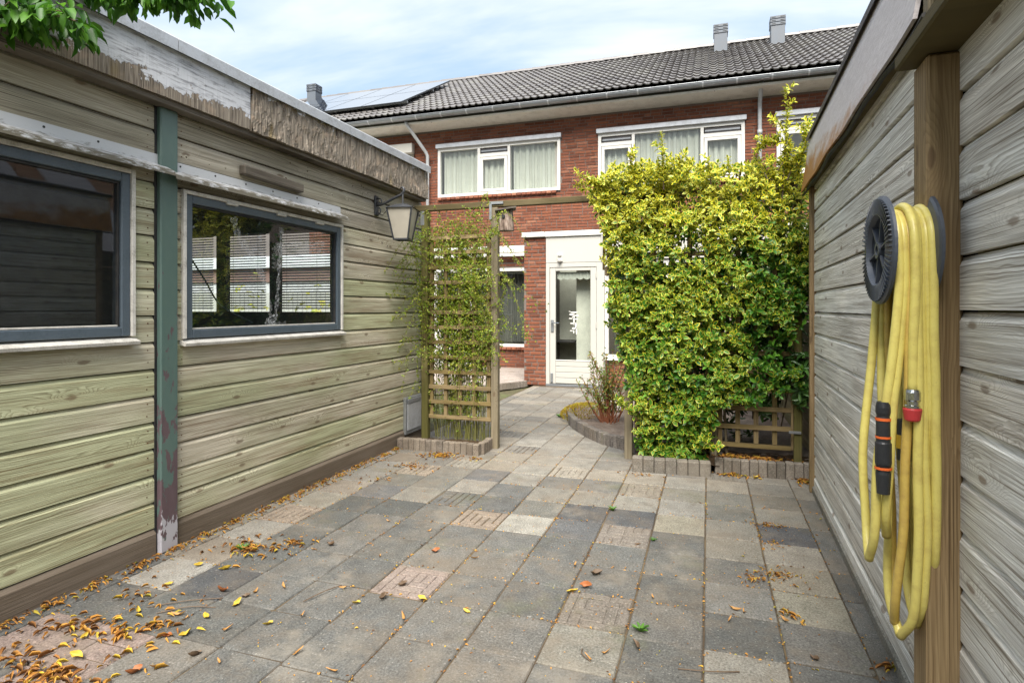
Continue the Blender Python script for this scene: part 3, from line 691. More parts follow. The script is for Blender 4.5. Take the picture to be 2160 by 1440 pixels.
# blinds in the end window (hang inside the shed, seen through the glass)
bl = empty('venetian_blind', (-2.88, 5.47, 0), 0, 'dark slatted blinds hanging inside the shed behind the cracked window', 'blind')
bl.location = (-2.88, 5.455, 0)
b = MB()
for k in range(29):
    z = 1.34 + k * .03
    b.box(-2.48, -1.9, -.014, .014, -.001, .001, 0, Matrix.Translation((0, 0, z)) @ Matrix.Rotation(R(33), 4, 'X')); b.box(-1.74, -1.03, -.014, .014, -.001, .001, 0, Matrix.Translation((0, 0, z)) @ Matrix.Rotation(R(33), 4, 'X')); b.box(-3.22, -2.66, -.014, .014, -.001, .001, 0, Matrix.Translation((0, 0, z)) @ Matrix.Rotation(R(33), 4, 'X'))
o = b.build('slats', flat('blind_slat', '5d5248', .5), bl, fix=False); o['kind'] = 'stuff'
b = MB()
for x in (-2.35, -2.0, -1.6, -1.2, -3.1, -2.8): b.tube([(x, -.014, 1.32), (x, -.014, 2.2)], .0015, 4)
b.build('cords', M['dark'], bl)

# ------------------------------------------------------------------ wall lantern
lan = empty('wall_lantern', (-2.858, 4.655, 2.28), 0, 'black carriage lantern with frosted panes on bracket of the left shed', 'lantern')
MB().box(0, .014, -.032, .032, -.105, .075, .006).build('wall_plate', M['black_metal'], lan)
hook = catmull([(.012, 0, -.01), (.08, 0, .0), (.2, 0, .05), (.255, 0, .07), (.285, 0, .1), (.275, 0, .135), (.245, 0, .125)], 6)
MB().tube(hook, [.012] * (len(hook) - 8) + [.010 - .0008 * i for i in range(8)], 8).build('arm', M['black_metal'], lan, smooth=True)
MB().tube(catmull([(.012, 0, .05), (.05, 0, .045), (.06, 0, .015), (.035, 0, .0), (.02, 0, .018)], 6), .007, 6).build('scroll', M['black_metal'], lan, smooth=True)
MB().tube(catmull([(.012, 0, -.09), (.04, 0, -.085), (.05, 0, -.05), (.035, 0, -.035)], 6), .006, 6).build('scroll', M['black_metal'], lan, smooth=True)
MB().tube([(.275, 0, .08), (.275, 0, -.04)], .009, 8).build('hanger', M['black_metal'], lan)
MB().tube(catmull([(.015, .01, -.07), (.07, .0, -.1), (.13, 0, -.05), (.2, 0, -.07)], 6), .003, 5).build('cable', M['dark'], lan)
body = empty('lamp_body', (.275, 0, -.06), R(12), parent=lan)
ht, hb, zt, zb = .112, .064, 0., -.27
MB().add([(-ht - .012, -ht - .012, 0), (ht + .012, -ht - .012, 0), (ht + .012, ht + .012, 0), (-ht - .012, ht + .012, 0), (-.045, -.045, .04), (.045, -.045, .04), (.045, .045, .04), (-.045, .045, .04)], [(3, 2, 1, 0), (4, 5, 6, 7), (0, 1, 5, 4), (1, 2, 6, 5), (2, 3, 7, 6), (3, 0, 4, 7)]).build('lamp_roof', M['black_metal'], body)
m_, nt_ = mat('frosted_pane'); out(nt_, nd(nt_, 'ShaderNodeMixShader', {0: .35, 1: pbsdf(nt_, mixc(nt_, noise(nt_, objco(nt_), 14., 4.), S('c6c0b2'), S('a39d90')), .3), 2: nd(nt_, 'ShaderNodeBsdfTranslucent', {'Color': S('cfc9ba')}).outputs[0]}).outputs[0])
cs = [(-1, -1), (1, -1), (1, 1), (-1, 1)]
for k in range(4):
    a, c = cs[k], cs[(k + 1) % 4]
    MB().tube([(a[0] * ht, a[1] * ht, 0), (a[0] * hb, a[1] * hb, zb)], .0095, 4).build('corner_bar', M['black_metal'], body)
    MB().tube([(a[0] * hb, a[1] * hb, zb), (c[0] * hb, c[1] * hb, zb)], .010, 4).build('bottom_bar', M['black_metal'], body)
    i_ = .965
    MB().add([(a[0] * ht * i_, a[1] * ht * i_, 0), (c[0] * ht * i_, c[1] * ht * i_, 0), (c[0] * hb * i_, c[1] * hb * i_, zb), (a[0] * hb * i_, a[1] * hb * i_, zb)], [(0, 1, 2, 3)]).build('pane', m_, body, fix=False)

# ------------------------------------------------------------------ right shed wall, fence post, cap beam
TH = R(90 - 1.54)
rs = empty('right_shed', (.62, 0, 0), TH, 'silver grey timber shed on the right with sagging bitumen roof edge', 'shed')
# local: x along the wall (towards the house), +y outward (towards the patio)
RU0, RU1 = 2.03, 4.74
for k in range(-1, 16):
    z = .135 + k * .1475
    if z > 2.3: break
    if k == -1: board_piece(rs, 'base_board', M['board_right'], RU0, RU1, .03, .103, -1, .022)
    else: board_piece(rs, 'board', M['board_right'], RU0, RU1, z, .1475, -1)
MB().box(RU0 - 1.2, RU1 + .02, -.08, .035, -.04, .05, .008).build('plinth', M['plinth'], rs)
bx('corner_post', M['post'], rs, 4.745, 4.80, -.06, .05, 0, 2.22, .005)
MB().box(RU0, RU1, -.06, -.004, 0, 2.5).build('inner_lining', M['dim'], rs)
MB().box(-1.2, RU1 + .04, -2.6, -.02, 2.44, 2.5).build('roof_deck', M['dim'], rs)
bx('end_wall', M['board_fence'], rs, RU1 + .0, RU1 + .04, -2.6, -.061, 0, 2.45, .004)
m_, nt_ = mat('stained_fascia_sheet'); co = objco(nt_); sp_ = nd(nt_, 'ShaderNodeSeparateXYZ', {0: co})
n1 = noise(nt_, mapping(nt_, co, (6, 10, 10)), 1., 6., .65); n2 = noise(nt_, mapping(nt_, co, (20, 60, 60)), 1., 4., .7)
b0 = mixc(nt_, n2, S('cbc6c6'), S('8f8786'))
st_ = mth(nt_, 'ADD', mth(nt_, 'MULTIPLY_ADD', sp_.outputs[2], -2.4, -.06), mth(nt_, 'MULTIPLY', mth(nt_, 'SUBTRACT', sp_.outputs[0], .55), .32)); f_ = mrange(nt_, mth(nt_, 'ADD', st_, mth(nt_, 'MULTIPLY_ADD', n1, 1.1, -.5)), .02, .36)
c_ = mixc(nt_, f_, b0, mixc(nt_, n2, S('a8712f'), S('6b4a26')))
c_ = mixc(nt_, mrange(nt_, mth(nt_, 'ADD', sp_.outputs[2], mth(nt_, 'MULTIPLY', n1, .08)), .19, .25, 0., .8), c_, S('7a6a52'))
out(nt_, pbsdf(nt_, c_, .6, bump(nt_, n2, .5, .004))); M['rfascia'] = m_
def rfascia():
    vs = []; nx = 60; L = 4.88 - 2.05
    for i in range(nx + 1):
        x = -L / 2 + L * i / nx; wv = mnoise.noise(Vector((x * 2.2, 0, 0))) * .005
        for (dy, z) in ((.095 + wv, -.205 + wv * .8), (.07 + wv * .5, -.05), (.05, .1), (.03, .205)): vs.append((x, dy, z))
        for (dy, z) in ((.015, .205), (.035, .1), (.055 + wv * .5, -.05), (.083 + wv, -.205 + wv * .8)): vs.append((x, dy, z))
    fs = []
    for i in range(nx):
        for k in range(8): fs.append((i * 8 + k, i * 8 + (k + 1) % 8, (i + 1) * 8 + (k + 1) % 8, (i + 1) * 8 + k))
    fs += [tuple(range(8)), tuple(nx * 8 + k for k in range(8))]
    return MB().add(vs, fs)
rfascia().build('fascia_board', M['rfascia'], rs, ((2.05 + 4.88) / 2, 0, 2.41))
b = MB(); P = []
for i in range(90):
    x = 2.0 + 2.9 * i / 89; P.append((x, .075 + .012 * mnoise.noise(Vector((x * 2.2 - 7.6, 0, 0))), 2.192 + .012 * mnoise.noise(Vector((x * 5, 3, 0)))))
b.tube(P, .009, 6); b.build('bitumen_edge', M['dark'], rs)
MB().prism([(.045, 2.6), (.052, 2.595), (.054, 2.625), (.0, 2.645), (-.6, 2.66), (-.6, 2.65), (0, 2.635)], 1.9, 4.92, 'x').build('roof_felt', M['grille'], rs)
bx('soffit_rail', M['beam_x'], rs, 2.05, 4.86, .0, .06, 2.225, 2.26, .004)
bx('batten', M['post_grey'], rs, 2.05, 2.10, .0225, .05, 0, 2.35, .003)
# the thick post carrying the hose reel, boards nearer the camera, flat cap beam
fen = empty('board_fence', (.62, 0, 0), TH, 'nearest grey board fence on the right with thick brown post and flat cap beam', 'fence')
for k in range(-1, 14):
    z = .135 + k * .15
    board_piece(fen, 'board', M['board_right'], .1, 1.93, max(z, .03), .15 if k >= 0 else .105, -1)
bx('post', M['post'], fen, 1.91, 2.035, .012, .098, 0, 2.045, .008)
MB().box(-1.02, 1.02, -.085, .085, -.022, .022, .006).build('cap_beam', M['beam_x'], fen, (1.02, .06, 2.07))
bx('upright', M['post_grey'], fen, 1.98, 2.03, .02, .075, 2.0951, 2.6, .004); bx('bracket', M['steel'], fen, 1.99, 2.02, .0755, .079, 2.3, 2.42, .001)
bx('rafter', M['beam_old'], fen, .2, 1.975, .03, .07, 2.28, 2.36, .004)
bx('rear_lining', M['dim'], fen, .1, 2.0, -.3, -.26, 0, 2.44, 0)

# ------------------------------------------------------------------ hose reel and hose
RC = Vector((.475, 1.985, 1.51)); RW = .108
m_, nt_ = mat('grey_reel_plastic'); n1 = noise(nt_, objco(nt_), 30., 4.); out(nt_, pbsdf(nt_, mixc(nt_, n1, S('3a3f48'), S('4c525c')), .42)); M['reel'] = m_
reel = empty('hose_reel', tuple(RC), 0, 'round grey plastic hose reel with spoked hub screwed to the brown post', 'hose reel')
def flange(x, sgn, name, ribs):
    fl = MB().lathe([(.098, .004), (.104, -.010), (.150, -.004), (.158, 0.), (.158, .008), (.150, .010), (.098, .010), (.098, .004)], (x, 0, 0), (1, 0, 0), 48).build(name, M['reel'], reel, smooth=False)
    if ribs:
        b = MB()
        for k in range(64):
            a = 2 * math.pi * k / 64
            b.box(-.0115, .0, -.0016, .0016, .107, .150, 0, Matrix.Translation((x, 0, 0)) @ Matrix.Rotation(a, 4, 'X'))
        b.build('radial_ribs', M['reel'], fl, fix=False)['kind'] = 'stuff'
        for k in range(6):
            a = 2 * math.pi * k / 6 + .3
            MB().box(-.002, .05, -.0025, .0025, .022, .1, 0, Matrix.Translation((x, 0, 0)) @ Matrix.Rotation(a, 4, 'X')).build('spoke', M['reel'], fl, fix=False)
        MB().lathe([(.014, .05), (.014, -.006), (.024, -.006), (.024, .05)], (x, 0, 0), (1, 0, 0), 20).build('hub', M['reel'], fl)
    return fl
flange(0, -1, 'front_flange', True); flange(RW, 1, 'rear_flange', False)
MB().lathe([(.0, .05), (.1, .05), (.1, .1), (0, .1)], (0, 0, 0), (1, 0, 0), 32).build('back_disc', M['reel'], reel)
MB().lathe([(.099, .008), (.092, .03), (.092, .08), (.099, RW)], (0, 0, 0), (1, 0, 0), 40).build('drum', M['reel'], reel, smooth=True)
def hosemat(name, a, bcol, dirt):
    m, nt = mat(name); co = objco(nt); n1 = noise(nt, co, 9., 4., .6); n2 = noise(nt, co, 420., 2., .5)
    wv = nd(nt, 'ShaderNodeTexWave', {'Vector': co, 'Scale': 55., 'Distortion': 0., 'Detail': 0.}, bands_direction='DIAGONAL').outputs[0]
    c = mixc(nt, n1, S(a), S(bcol)); c = mixc(nt, mrange(nt, noise(nt, co, 22., 5., .7), .45, .72, 0., .7), c, S(dirt)); c = mixc(nt, mrange(nt, noise(nt, co, 140., 3., .6), .66, .72, 0., .35), c, S('6b5a34'))
    out(nt, pbsdf(nt, c, .38, bump(nt, mth(nt, 'ADD', wv, mth(nt, 'MULTIPLY', n2, .3)), .12, .001), spec=.5, **{'Subsurface Weight': 0.})); return m
M['hose'] = hosemat('yellow_garden_hose', 'dacf76', 'd0c066', 'b9a45a'); M['hose_tan'] = hosemat('tan_garden_hose', 'cdb75c', 'c4a355', 'a98a4c')
hose = empty('garden_hose', (RC.x, RC.y, .38), 0, 'yellow garden hose hanging in long loops over the grey reel', 'hose')
def loop(xt, xb, zbot, rad, swF, swB, yb=.0, r=.0122, name='hose_loop', m='hose', endz=None):
    """one loop: up the camera side, over the drum, down the far side"""
    yF, yB = RC.y - rad, RC.y + rad
    top = [(xt, RC.y + rad * math.cos(a), RC.z + rad * math.sin(a)) for a in [math.pi * (1 - k / 6) for k in range(7)]]
    f1 = [(xb + swF * 1.0, RC.y - rad * .55 + yb, zbot + .1), (xb + swF * .7, RC.y - rad * .85 + yb * .6, zbot + .32), (xt + (xb - xt) * .45 + swF * .3, yF, (zbot + RC.z) / 2 + .1), (xt, yF - .004, RC.z - .12)]
    b1 = [(xt, yB + .004, RC.z - .12), (xt + (xb - xt) * .4 + swB * .3, yB, (zbot + RC.z) / 2 + .1), (xb + swB * .7, RC.y + rad * .8 + yb * .6, zbot + .32), (xb + swB, RC.y + rad * .5 + yb, zbot + .1)]
    if endz is None: pts = [(xb + (swF + swB) / 2, RC.y + yb, zbot)] + f1 + top + b1 + [(xb + (swF + swB) / 2, RC.y + yb, zbot)]
    else: pts = [(xt + (xb - xt) * .6, yF, endz), (xt, yF - .004, RC.z - .12)] + top + b1
    sd = random.uniform(0, 40); P = [Vector(p) - Vector((RC.x, RC.y, .38)) + Vector((mnoise.noise(Vector((sd, p.z * 5, 0))), mnoise.noise(Vector((sd, 3, p.z * 4))), 0)) * (.004 if p.z < RC.z - .1 else .001) for p in catmull(pts, 8)]
    return MB().tube(P, r, 12).build(name, M[m], hose, smooth=True)
x0 = RC.x
loop(x0 + .022, x0 - .012, .60, .108, -.015, -.012)
loop(x0 + .035, x0 + .02, .68, .106, -.02, .014, -.02)
loop(x0 + .048, x0 + .055, .415, .104, -.02, .0, .02, m='hose_tan')
loop(x0 + .062, x0 + .07, .385, .119, .0, -.03)
loop(x0 + .075, x0 + .08, .43, .106, .014, .006, -.01)
loop(x0 + .088, x0 + .095, .47, .108, .02, .012, .015)
loop(x0 + .099, x0 + .098, .56, .118, .02, .02, -.01)
loop(x0 + .056, x0 + .046, .58, .124, .012, -.03, -.02, endz=1.10)
def conn(loc, parts, tilt=0.):
    c = empty('connector', loc, 0, parent=hose); c.rotation_euler = (0, tilt, 0)
    for (nm, prof, m) in parts: MB().lathe(prof, (0, 0, 0), (0, 0, 1), 18).build(nm, m, c)
    return c
mr, mo, mdk, my = flat('red_plastic', 'b8383a', .45), flat('orange_ring', 'd8642a', .5), flat('black_plastic', '26282b', .42), flat('yellow_plastic', 'd0a52a', .5)
cx = lambda z: -.38 + z
conn((.05, -.124, cx(1.10)), [('collar', [(.0, .02), (.017, .02), (.02, .012), (.02, -.008), (.016, -.012), (.016, -.022), (.019, -.024), (.019, -.03), (0, -.03)], M['chrome']), ('release_ring', [(.021, -.03), (.023, -.035), (.019, -.062), (.015, -.066), (0, -.066), (0, -.03)], mr)])
conn((-.014, -.104, cx(1.03)), [('grip', [(0, .05), (.016, .05), (.019, .035), (.019, .02), (.016, .01), (.018, .0), (.018, -.06), (.0205, -.065), (.0205, -.12), (.016, -.135), (.019, -.15), (.016, -.205), (0, -.205)], mdk), ('ring', [(.0185, .006), (.0195, .006), (.0195, -.002), (.0185, -.002)], mo), ('ring', [(.021, -.13), (.0215, -.13), (.0215, -.137), (.018, -.137)], mo), ('ring', [(.019, -.045), (.0195, -.045), (.0195, -.051), (.018, -.051)], mo)])
conn((.075, .04, cx(.98)), [('grip', [(0, .03), (.018, .03), (.018, -.09), (0, -.09)], mdk), ('ring', [(.0185, -.015), (.02, -.015), (.02, -.055), (.0185, -.055)], my)])
conn((.1, -.02, cx(.80)), [('grip', [(0, .03), (.016, .03), (.016, -.05), (0, -.05)], mdk), ('ring', [(.0165, -.03), (.018, -.03), (.018, -.045), (.0165, -.045)], mo)])

# ------------------------------------------------------------------ terraced house
YF, YE = 12.1, 9.9        # upper facade, garden extension front
HX0, HX1 = -13.5, 5.0
house = empty('terraced_house', (0, YF, 0), 0, 'red brick terraced house with grey tiled roof and white framed windows', 'house')
def hl(o): return o
def hbx(name, m, parent, x0, x1, y0, y1, z0, z1, ch=.003): return bx(name, m, parent, x0, x1, y0 - YF, y1 - YF, z0, z1, ch)
upper = [(-5.81, -2.97, 3.83, 4.93), (-2.167, .655, 3.83, 4.93), (1.213, 3.2, 3.83, 4.93), (-8.9, -6.43, 3.83, 5.05)]
lower = [(-5.9, -4.98, .05, 2.21), (-4.93, -3.2, .5, 2.21)]
ZT = 5.36
# walls (mortar plane) behind the bricks, pieced round the openings
def wall_pieces(x0, x1, z0, z1, holes):
    xs = sorted({x0, x1} | {h[0] for h in holes} | {h[1] for h in holes}); zs = sorted({z0, z1} | {h[2] for h in holes} | {h[3] for h in holes}); r = []
    xs = [x for x in xs if x0 <= x <= x1]; zs = [z for z in zs if z0 <= z <= z1]
    for i in range(len(xs) - 1):
        run = None
        for k in range(len(zs) - 1):
            cx_, cz_ = (xs[i] + xs[i + 1]) / 2, (zs[k] + zs[k + 1]) / 2
            if any(h[0] < cx_ < h[1] and h[2] < cz_ < h[3] for h in holes):
                if run: r.append((xs[i], xs[i + 1], run[0], run[1])); run = None
            else: run = (run[0], zs[k + 1]) if run else (zs[k], zs[k + 1])
        if run: r.append((xs[i], xs[i + 1], run[0], run[1]))
    return r
b = MB()
for (a, c, e, f_) in wall_pieces(HX0, HX1, 0, ZT + .15, upper + lower): b.box(a, c, .009, .25, e, f_)
for (a, c, e, f_) in wall_pieces(-3.09, -2.69, 0, 2.58, []): b.box(a, c, YE - YF + .009, -.001, e, f_)
b.box(-1.6, 3.0, YE - YF + .009, YE - YF + .2, 0, .5); b.box(.3, 3.0, YE - YF + .009, YE - YF + .2, .5, 2.15)
b.build('wall', M['mortar'], house)
bricks = []      # (distance, x0, x1, y, z0, z1)
def lay(x0, x1, z0, z1, y, holes, L=.208, H=.049, jx=.013, pz=.0635, seed=0):
    rr = random.Random(seed); k = 0; z = z0
    while z + H <= z1 + .001:
        iv = [(x0, x1)]
        for h in holes:
            if z + H > h[2] + .005 and z < h[3] - .005:
                ns = []
                for s in iv:
                    if h[1] <= s[0] or h[0] >= s[1]: ns.append(s); continue
                    if h[0] > s[0]: ns.append((s[0], h[0]))
                    if h[1] < s[1]: ns.append((h[1], s[1]))
                iv = ns
        p = x0 - rr.choice([0, .055, .11, .165]) - (.055 if k % 2 else 0)
        while p < x1:
            l = L if rr.random() > .16 else .1
            for s in iv:
                a, c = max(p, s[0] + .004), min(p + l, s[1] - .004)
                if c - a > .03: bricks.append((math.hypot((a + c) / 2, y), a, c, y, z, z + H))
            p += l + jx
        k += 1; z += pz
lay(HX0 + 4.2, 3.2, 2.60, ZT, YF, upper, seed=1)
lay(-7.5, -3.1, .03, 2.60, YF, lower + [(-9, -3, 2.33, 2.62)], seed=2)
lay(-7.5, -3.1, 2.34, 2.60, YF, [], seed=5)
lay(-3.09, -2.69, .0, 2.575, YE, [], L=.192, pz=.0660, H=.051, seed=3)
lay(-1.6, 3.0, .02, .48, YE, [], seed=4)
def vis(bk):   # keep bricks that the lens could see first
    return bk[0] + (0 if -7 < bk[1] < 1.8 else 8) + (6 if bk[4] < 2.5 and bk[3] > 11 else 0) + (5 if bk[3] < 10 and bk[1] > -2.6 else 0)
bricks.sort(key=vis)
brick_me = MB().box(-.5, .5, 0, .05, -.5, .5, 0).mesh('brick', M['brick'])
cache = {}
for (d, a, c, y, z0, z1) in bricks[:300]:
    key = (round(c - a, 2), round(z1 - z0, 3))
    if key not in cache: cache[key] = MB().box(-key[0] / 2, key[0] / 2, 0, .05, -key[1] / 2, key[1] / 2, .003).mesh('brick', M['brick'], fix=False)
    link('brick', cache[key], house, ((a + c) / 2, y - YF + random.uniform(-.002, .002), (z0 + z1) / 2))
b = MB()
for (d, a, c, y, z0, z1) in bricks[300:]:
    dy = y - YF + random.uniform(-.002, .002); b.box(a, c, dy, dy + .05, z0, z1)
o = b.build('brickwork', M['brick_i'], house, fix=False); o['kind'] = 'stuff'

def curtain(x0, x1, z0, z1, y, m, label, amp=.035, per=.13):
    n = int((x1 - x0) / .012); vs, fs = [], []; ph = random.uniform(0, 6)
    for i in range(n + 1):
        x = x0 + (x1 - x0) * i / n; a = ph + (x + .02 * math.sin(x * 9)) / per * 2 * math.pi
        dy = amp * (math.sin(a) + .35 * math.sin(2.3 * a + 1))
        for k in range(5):
            t = k / 4; vs.append((x, y + dy * (1 - .35 * t) + .004 * math.sin(a * 1.7 + k), z0 + (z1 - z0) * t))
    for i in range(n):
        for k in range(4): fs.append((i * 5 + k, (i + 1) * 5 + k, (i + 1) * 5 + k + 1, i * 5 + k + 1))
    o = MB().add(vs, fs).build('curtain', m, None, smooth=True, fix=False); tag(o, label, 'curtain'); return o
def frame_bars(win, m, x0, x1, z0, z1, y, t=.06, d=.07, name='frame'):
    hbx(name, m, win, x0, x0 + t, y, y + d, z0, z1); hbx(name, m, win, x1 - t, x1, y, y + d, z0, z1)
    hbx(name, m, win, x0 + t, x1 - t, y + .001, y + d - .001, z0, z0 + t); hbx(name, m, win, x0 + t, x1 - t, y + .001, y + d - .001, z1 - t, z1)
def pane(win, x0, x1, z0, z1, y, m=None): return hbx('pane', m or M['glass'], win, x0, x1, y, y + .006, z0, z1, 0)
def upwin(x0, x1, z0, z1, cols):
    win = empty('window', (0, 0, 0), parent=house); t = .065; y = YF - .03
    frame_bars(win, M['white'], x0, x1, z0, z1, y, t, .1)
    xs = [x0 + t]
    for i, (wd, kind) in enumerate(cols):
        a = xs[-1]; c = a + wd
        if i < len(cols) - 1:
            hbx('mullion', M['white'], win, c, c + .06, y + .002, y + .098, z0 + t, z1 - t); xs.append(c + .06)
        if kind == 'vent':
            hbx('transom', M['white'], win, a, c, y + .003, y + .097, z1 - t - .20, z1 - t - .125)
            hbx('air_grille', M['grille'], win, a + .02, c - .02, y + .03, y + .075, z1 - t - .12, z1 - t - .012); hbx('grille_bar', M['zinc'], win, a + .02, c - .02, y + .015, y + .0295, z1 - t - .085, z1 - t - .05)
            sz1 = z1 - t - .205
            frame_bars(win, M['white'], a + .01, c - .01, z0 + t + .005, sz1 - .005, y - .008, .058, .08, 'sash')
            pane(win, a + .06, c - .06, z0 + t + .06, sz1 - .06, y + .03)
        else: pane(win, a - .005, c + .005, z0 + t - .005, z1 - t + .005, y + .045)
    hbx('shutter_box', M['alu'], win, x0 - .03, x1 + .03, y - .06, y + .03, z1 + .0, z1 + .095, .006)
    for k in range(int((x1 - x0) / .11)):
        a = x0 + k * .1105; o = MB().box(.003, .102, -.055, .05, -.03, .03, .004, Matrix.Rotation(R(-12), 4, 'X')).build('sill_brick', M['brick'], win, (a, YF - YF, z0 - .036), fix=False)
    return win
upwin(*upper[0], [(.90, 'fix'), (.64, 'vent'), (.98, 'fix')])
upwin(*upper[1], [(.62, 'vent'), (1.27, 'fix'), (.685, 'vent')])
upwin(*upper[2], [(.62, 'vent'), (1.12, 'fix')])
wl = empty('window', (0, 0, 0), parent=house); frame_bars(wl, M['offwhite'], *upper[3], YF - .03, .06, .1)
b = MB()
for k in range(26): b.prism([(YF + .0 - YF, 3.9 + k * .04), (YF - .012 - YF, 3.91 + k * .04), (YF - .012 - YF, 3.93 + k * .04), (YF - YF, 3.938 + k * .04)], upper[3][0] + .06, upper[3][1] - .06, 'x')
b.build('roller_shutter', M['offwhite'], wl); hbx('shutter_box', M['offwhite'], wl, upper[3][0] - .02, upper[3][1] + .04, YF - .17, YF - .031, 4.87, 5.09, .01)
for i, (a, c) in enumerate(((-5.72, -4.82), (-4.76, -4.08), (-4.05, -3.05))):
    curtain(a, c, 3.88, 4.86, YF + .11, M['curtain'], ['pale green curtain in the left pane of the upper window nearest the downpipe', 'pale green curtain behind the small opening sash of the left upper window', 'pale green curtain in the right pane of the left upper window'][i])
for i, (a, c) in enumerate(((-2.09, -1.5), (-1.45, -.14), (-.1, .6))):
    curtain(a, c, 3.88, 4.86, YF + .11, M['curtain'], ['pale curtain behind the left sash of the upper window above the hedge', 'wide pale curtain in the middle of the upper window above the hedge', 'pale curtain behind the right sash of the upper window above the hedge'][i])
# rooms: dark boxes behind the panes
b = MB()
b.box(HX0, HX1, .9, .95, 2.7, 5.5); b.box(HX0, HX1, .25, .9, 2.72, 2.78); b.box(HX0, HX1, .26, .9, 5.42, 5.47); b.box(HX0, HX1, 2.6, 2.65, 0, 2.7); b.box(HX0, HX1, .251, 2.6, -.02, .02)
b.build('room_lining', M['interior'], house)
# eaves: soffit, fascia, gutter, brackets, pipes
hbx('soffit', M['soffit'], house, HX0, HX1, 11.62, YF + .008, 5.42, 5.445)
MB().add([(HX0, -.001, ZT - .005), (HX1, -.001, ZT - .005), (HX1, -.012, ZT - .005), (HX0, -.012, ZT - .005), (HX0, -.47, 5.405), (HX1, -.47, 5.405), (HX1, -.47, 5.419), (HX0, -.47, 5.419), (HX0, -.001, 5.419), (HX1, -.001, 5.419)], [(3, 2, 5, 4), (4, 5, 6, 7), (0, 8, 9, 1), (7, 6, 9, 8), (0, 1, 2, 3)]).build('eaves_board', M['soffit'], house)
for x in (-5.75, -2.66, .1, 2.9): hbx('eaves_joint', M['dark'], house, x, x + .008, 11.625, 11.645, 5.395, 5.4045, 0)
GP = [(.072 * math.cos(a), .072 * math.sin(a)) for a in [math.pi + math.pi * k / 10 for k in range(11)]]
GI = [(.066 * math.cos(a), .066 * math.sin(a)) for a in [2 * math.pi - math.pi * k / 10 for k in range(11)]]
GY, GZ = 11.53 - YF, 5.535
MB().prism([(GY + p, GZ + q) for p, q in GP + GI], HX0, HX1, 'x').build('gutter', M['zinc'], house)
MB().tube([(HX0, GY - .072, GZ + .003), (HX1, GY - .072, GZ + .003)], .009, 8).build('gutter_bead', M['zinc'], house)
br_me = MB().prism([(p * 1.05, q * 1.05) for p, q in GP] + [(p * 1.0, q * 1.0) for p, q in GP[::-1]], -.014, .014, 'x').mesh('gutter_bracket', M['alu'])
for k in range(30):
    x = -12.6 + k * .595
    if x < HX1: link('gutter_bracket', br_me, house, (x, GY, GZ - .001))
def pipe(name, pts, r=.038): return MB().tube([(x, y - YF, z) for x, y, z in pts], r, 14).build(name, M['pvc'], house, smooth=True)
pipe('downpipe', [(-6.36, 11.6, 5.46), (-6.36, 11.61, 5.42), (-6.33, 11.66, 5.36), (-6.06, 11.97, 4.86), (-6.03, 12.0, 4.78), (-6.03, 12.0, .3)]); pipe('pipe_socket', [(-6.03, 12.0, 4.42), (-6.03, 12.0, 4.5)], .046)
pipe('downpipe', [(.915, 11.66, 5.47), (.915, 11.74, 5.44), (.915, 12.0, 5.2), (.915, 12.01, 5.1), (.915, 12.01, 2.7)]); pipe('pipe_socket', [(.915, 12.01, 4.62), (.915, 12.01, 4.7)], .046)
# roof
RB = Vector((0, 11.47 - YF, 5.60)); RTp = Vector((0, 15.9 - YF, 8.02)); sl_ = (RTp - RB); SLEN = sl_.length; PT = math.atan2(sl_.z, sl_.y)
hs = MB().add([(HX0, RB.y + .1, RB.z - .02), (HX1, RB.y + .1, RB.z - .02), (HX1, RTp.y, RTp.z - .07), (HX0, RTp.y, RTp.z - .07), (HX1, RTp.y + 4.4, RB.z), (HX0, RTp.y + 4.4, RB.z)], [(0, 1, 2, 3), (3, 2, 4, 5)])
roof = hs.build('roof', M['grille'], house, fix=False)
GAUGE = SLEN / 15
def roof_tile():
    n = 14; vs, fs = [], []; w_ = .30
    def pr(x): return .0135 * math.sin(2 * math.pi * x / .15 + .6) + .006 * math.sin(4 * math.pi * x / .15)
    for j, (y, lift) in enumerate(((0, .034), (GAUGE + .03, .0))):
        for i in range(n + 1):
            x = -w_ / 2 + w_ * i / n; vs.append((x, y, pr(x) + lift))
    for i in range(n + 1):
        x = -w_ / 2 + w_ * i / n; vs.append((x, .004, pr(x) + .034 - .022))
    for i in range(n): fs.append((i, i + 1, n + 2 + i, n + 1 + i)); fs.append((2 * n + 2 + i, 2 * n + 3 + i, i + 1, i))
    return vs, fs
tv, tf = roof_tile()
rt_me = MB().add(tv, tf).mesh('roof_tile', M['rooftile'], smooth=False, fix=False)
rts = []
for r_ in range(15):
    for c_ in range(int((HX1 - HX0) / .3)):
        x = HX0 + .15 + c_ * .3; s = r_ * GAUGE; p = RB + sl_.normalized() * s
        d = math.hypot(x, p.y + YF) + (0 if -6.5 < x < 2.2 else 6) + (5 if -9.3 < x < -6.6 and s > .8 else 0)
        rts.append((d, x, p.y, p.z))
rts.sort()
rot = Matrix.Rotation(PT, 4, 'X')
for (d, x, y, z) in rts[:300]: link('roof_tile', rt_me, roof, (x, y, z + random.uniform(-.002, .003)), (PT, 0, random.uniform(-.006, .006)))
b = MB(); tvr = [rot @ Vector(v) for v in tv]
for (d, x, y, z) in rts[300:]: b.add([(v.x + x, v.y + y, v.z + z) for v in tvr], tf)
o = b.build('roof_tiling', M['rooftile_i'], roof, fix=False); o['kind'] = 'stuff'
rc_me = MB().prism([(-.13, -.03), (-.1, .035), (-.05, .062), (.05, .062), (.1, .035), (.13, -.03)], -.2, .215, 'x').mesh('ridge_tile', M['rooftile'])
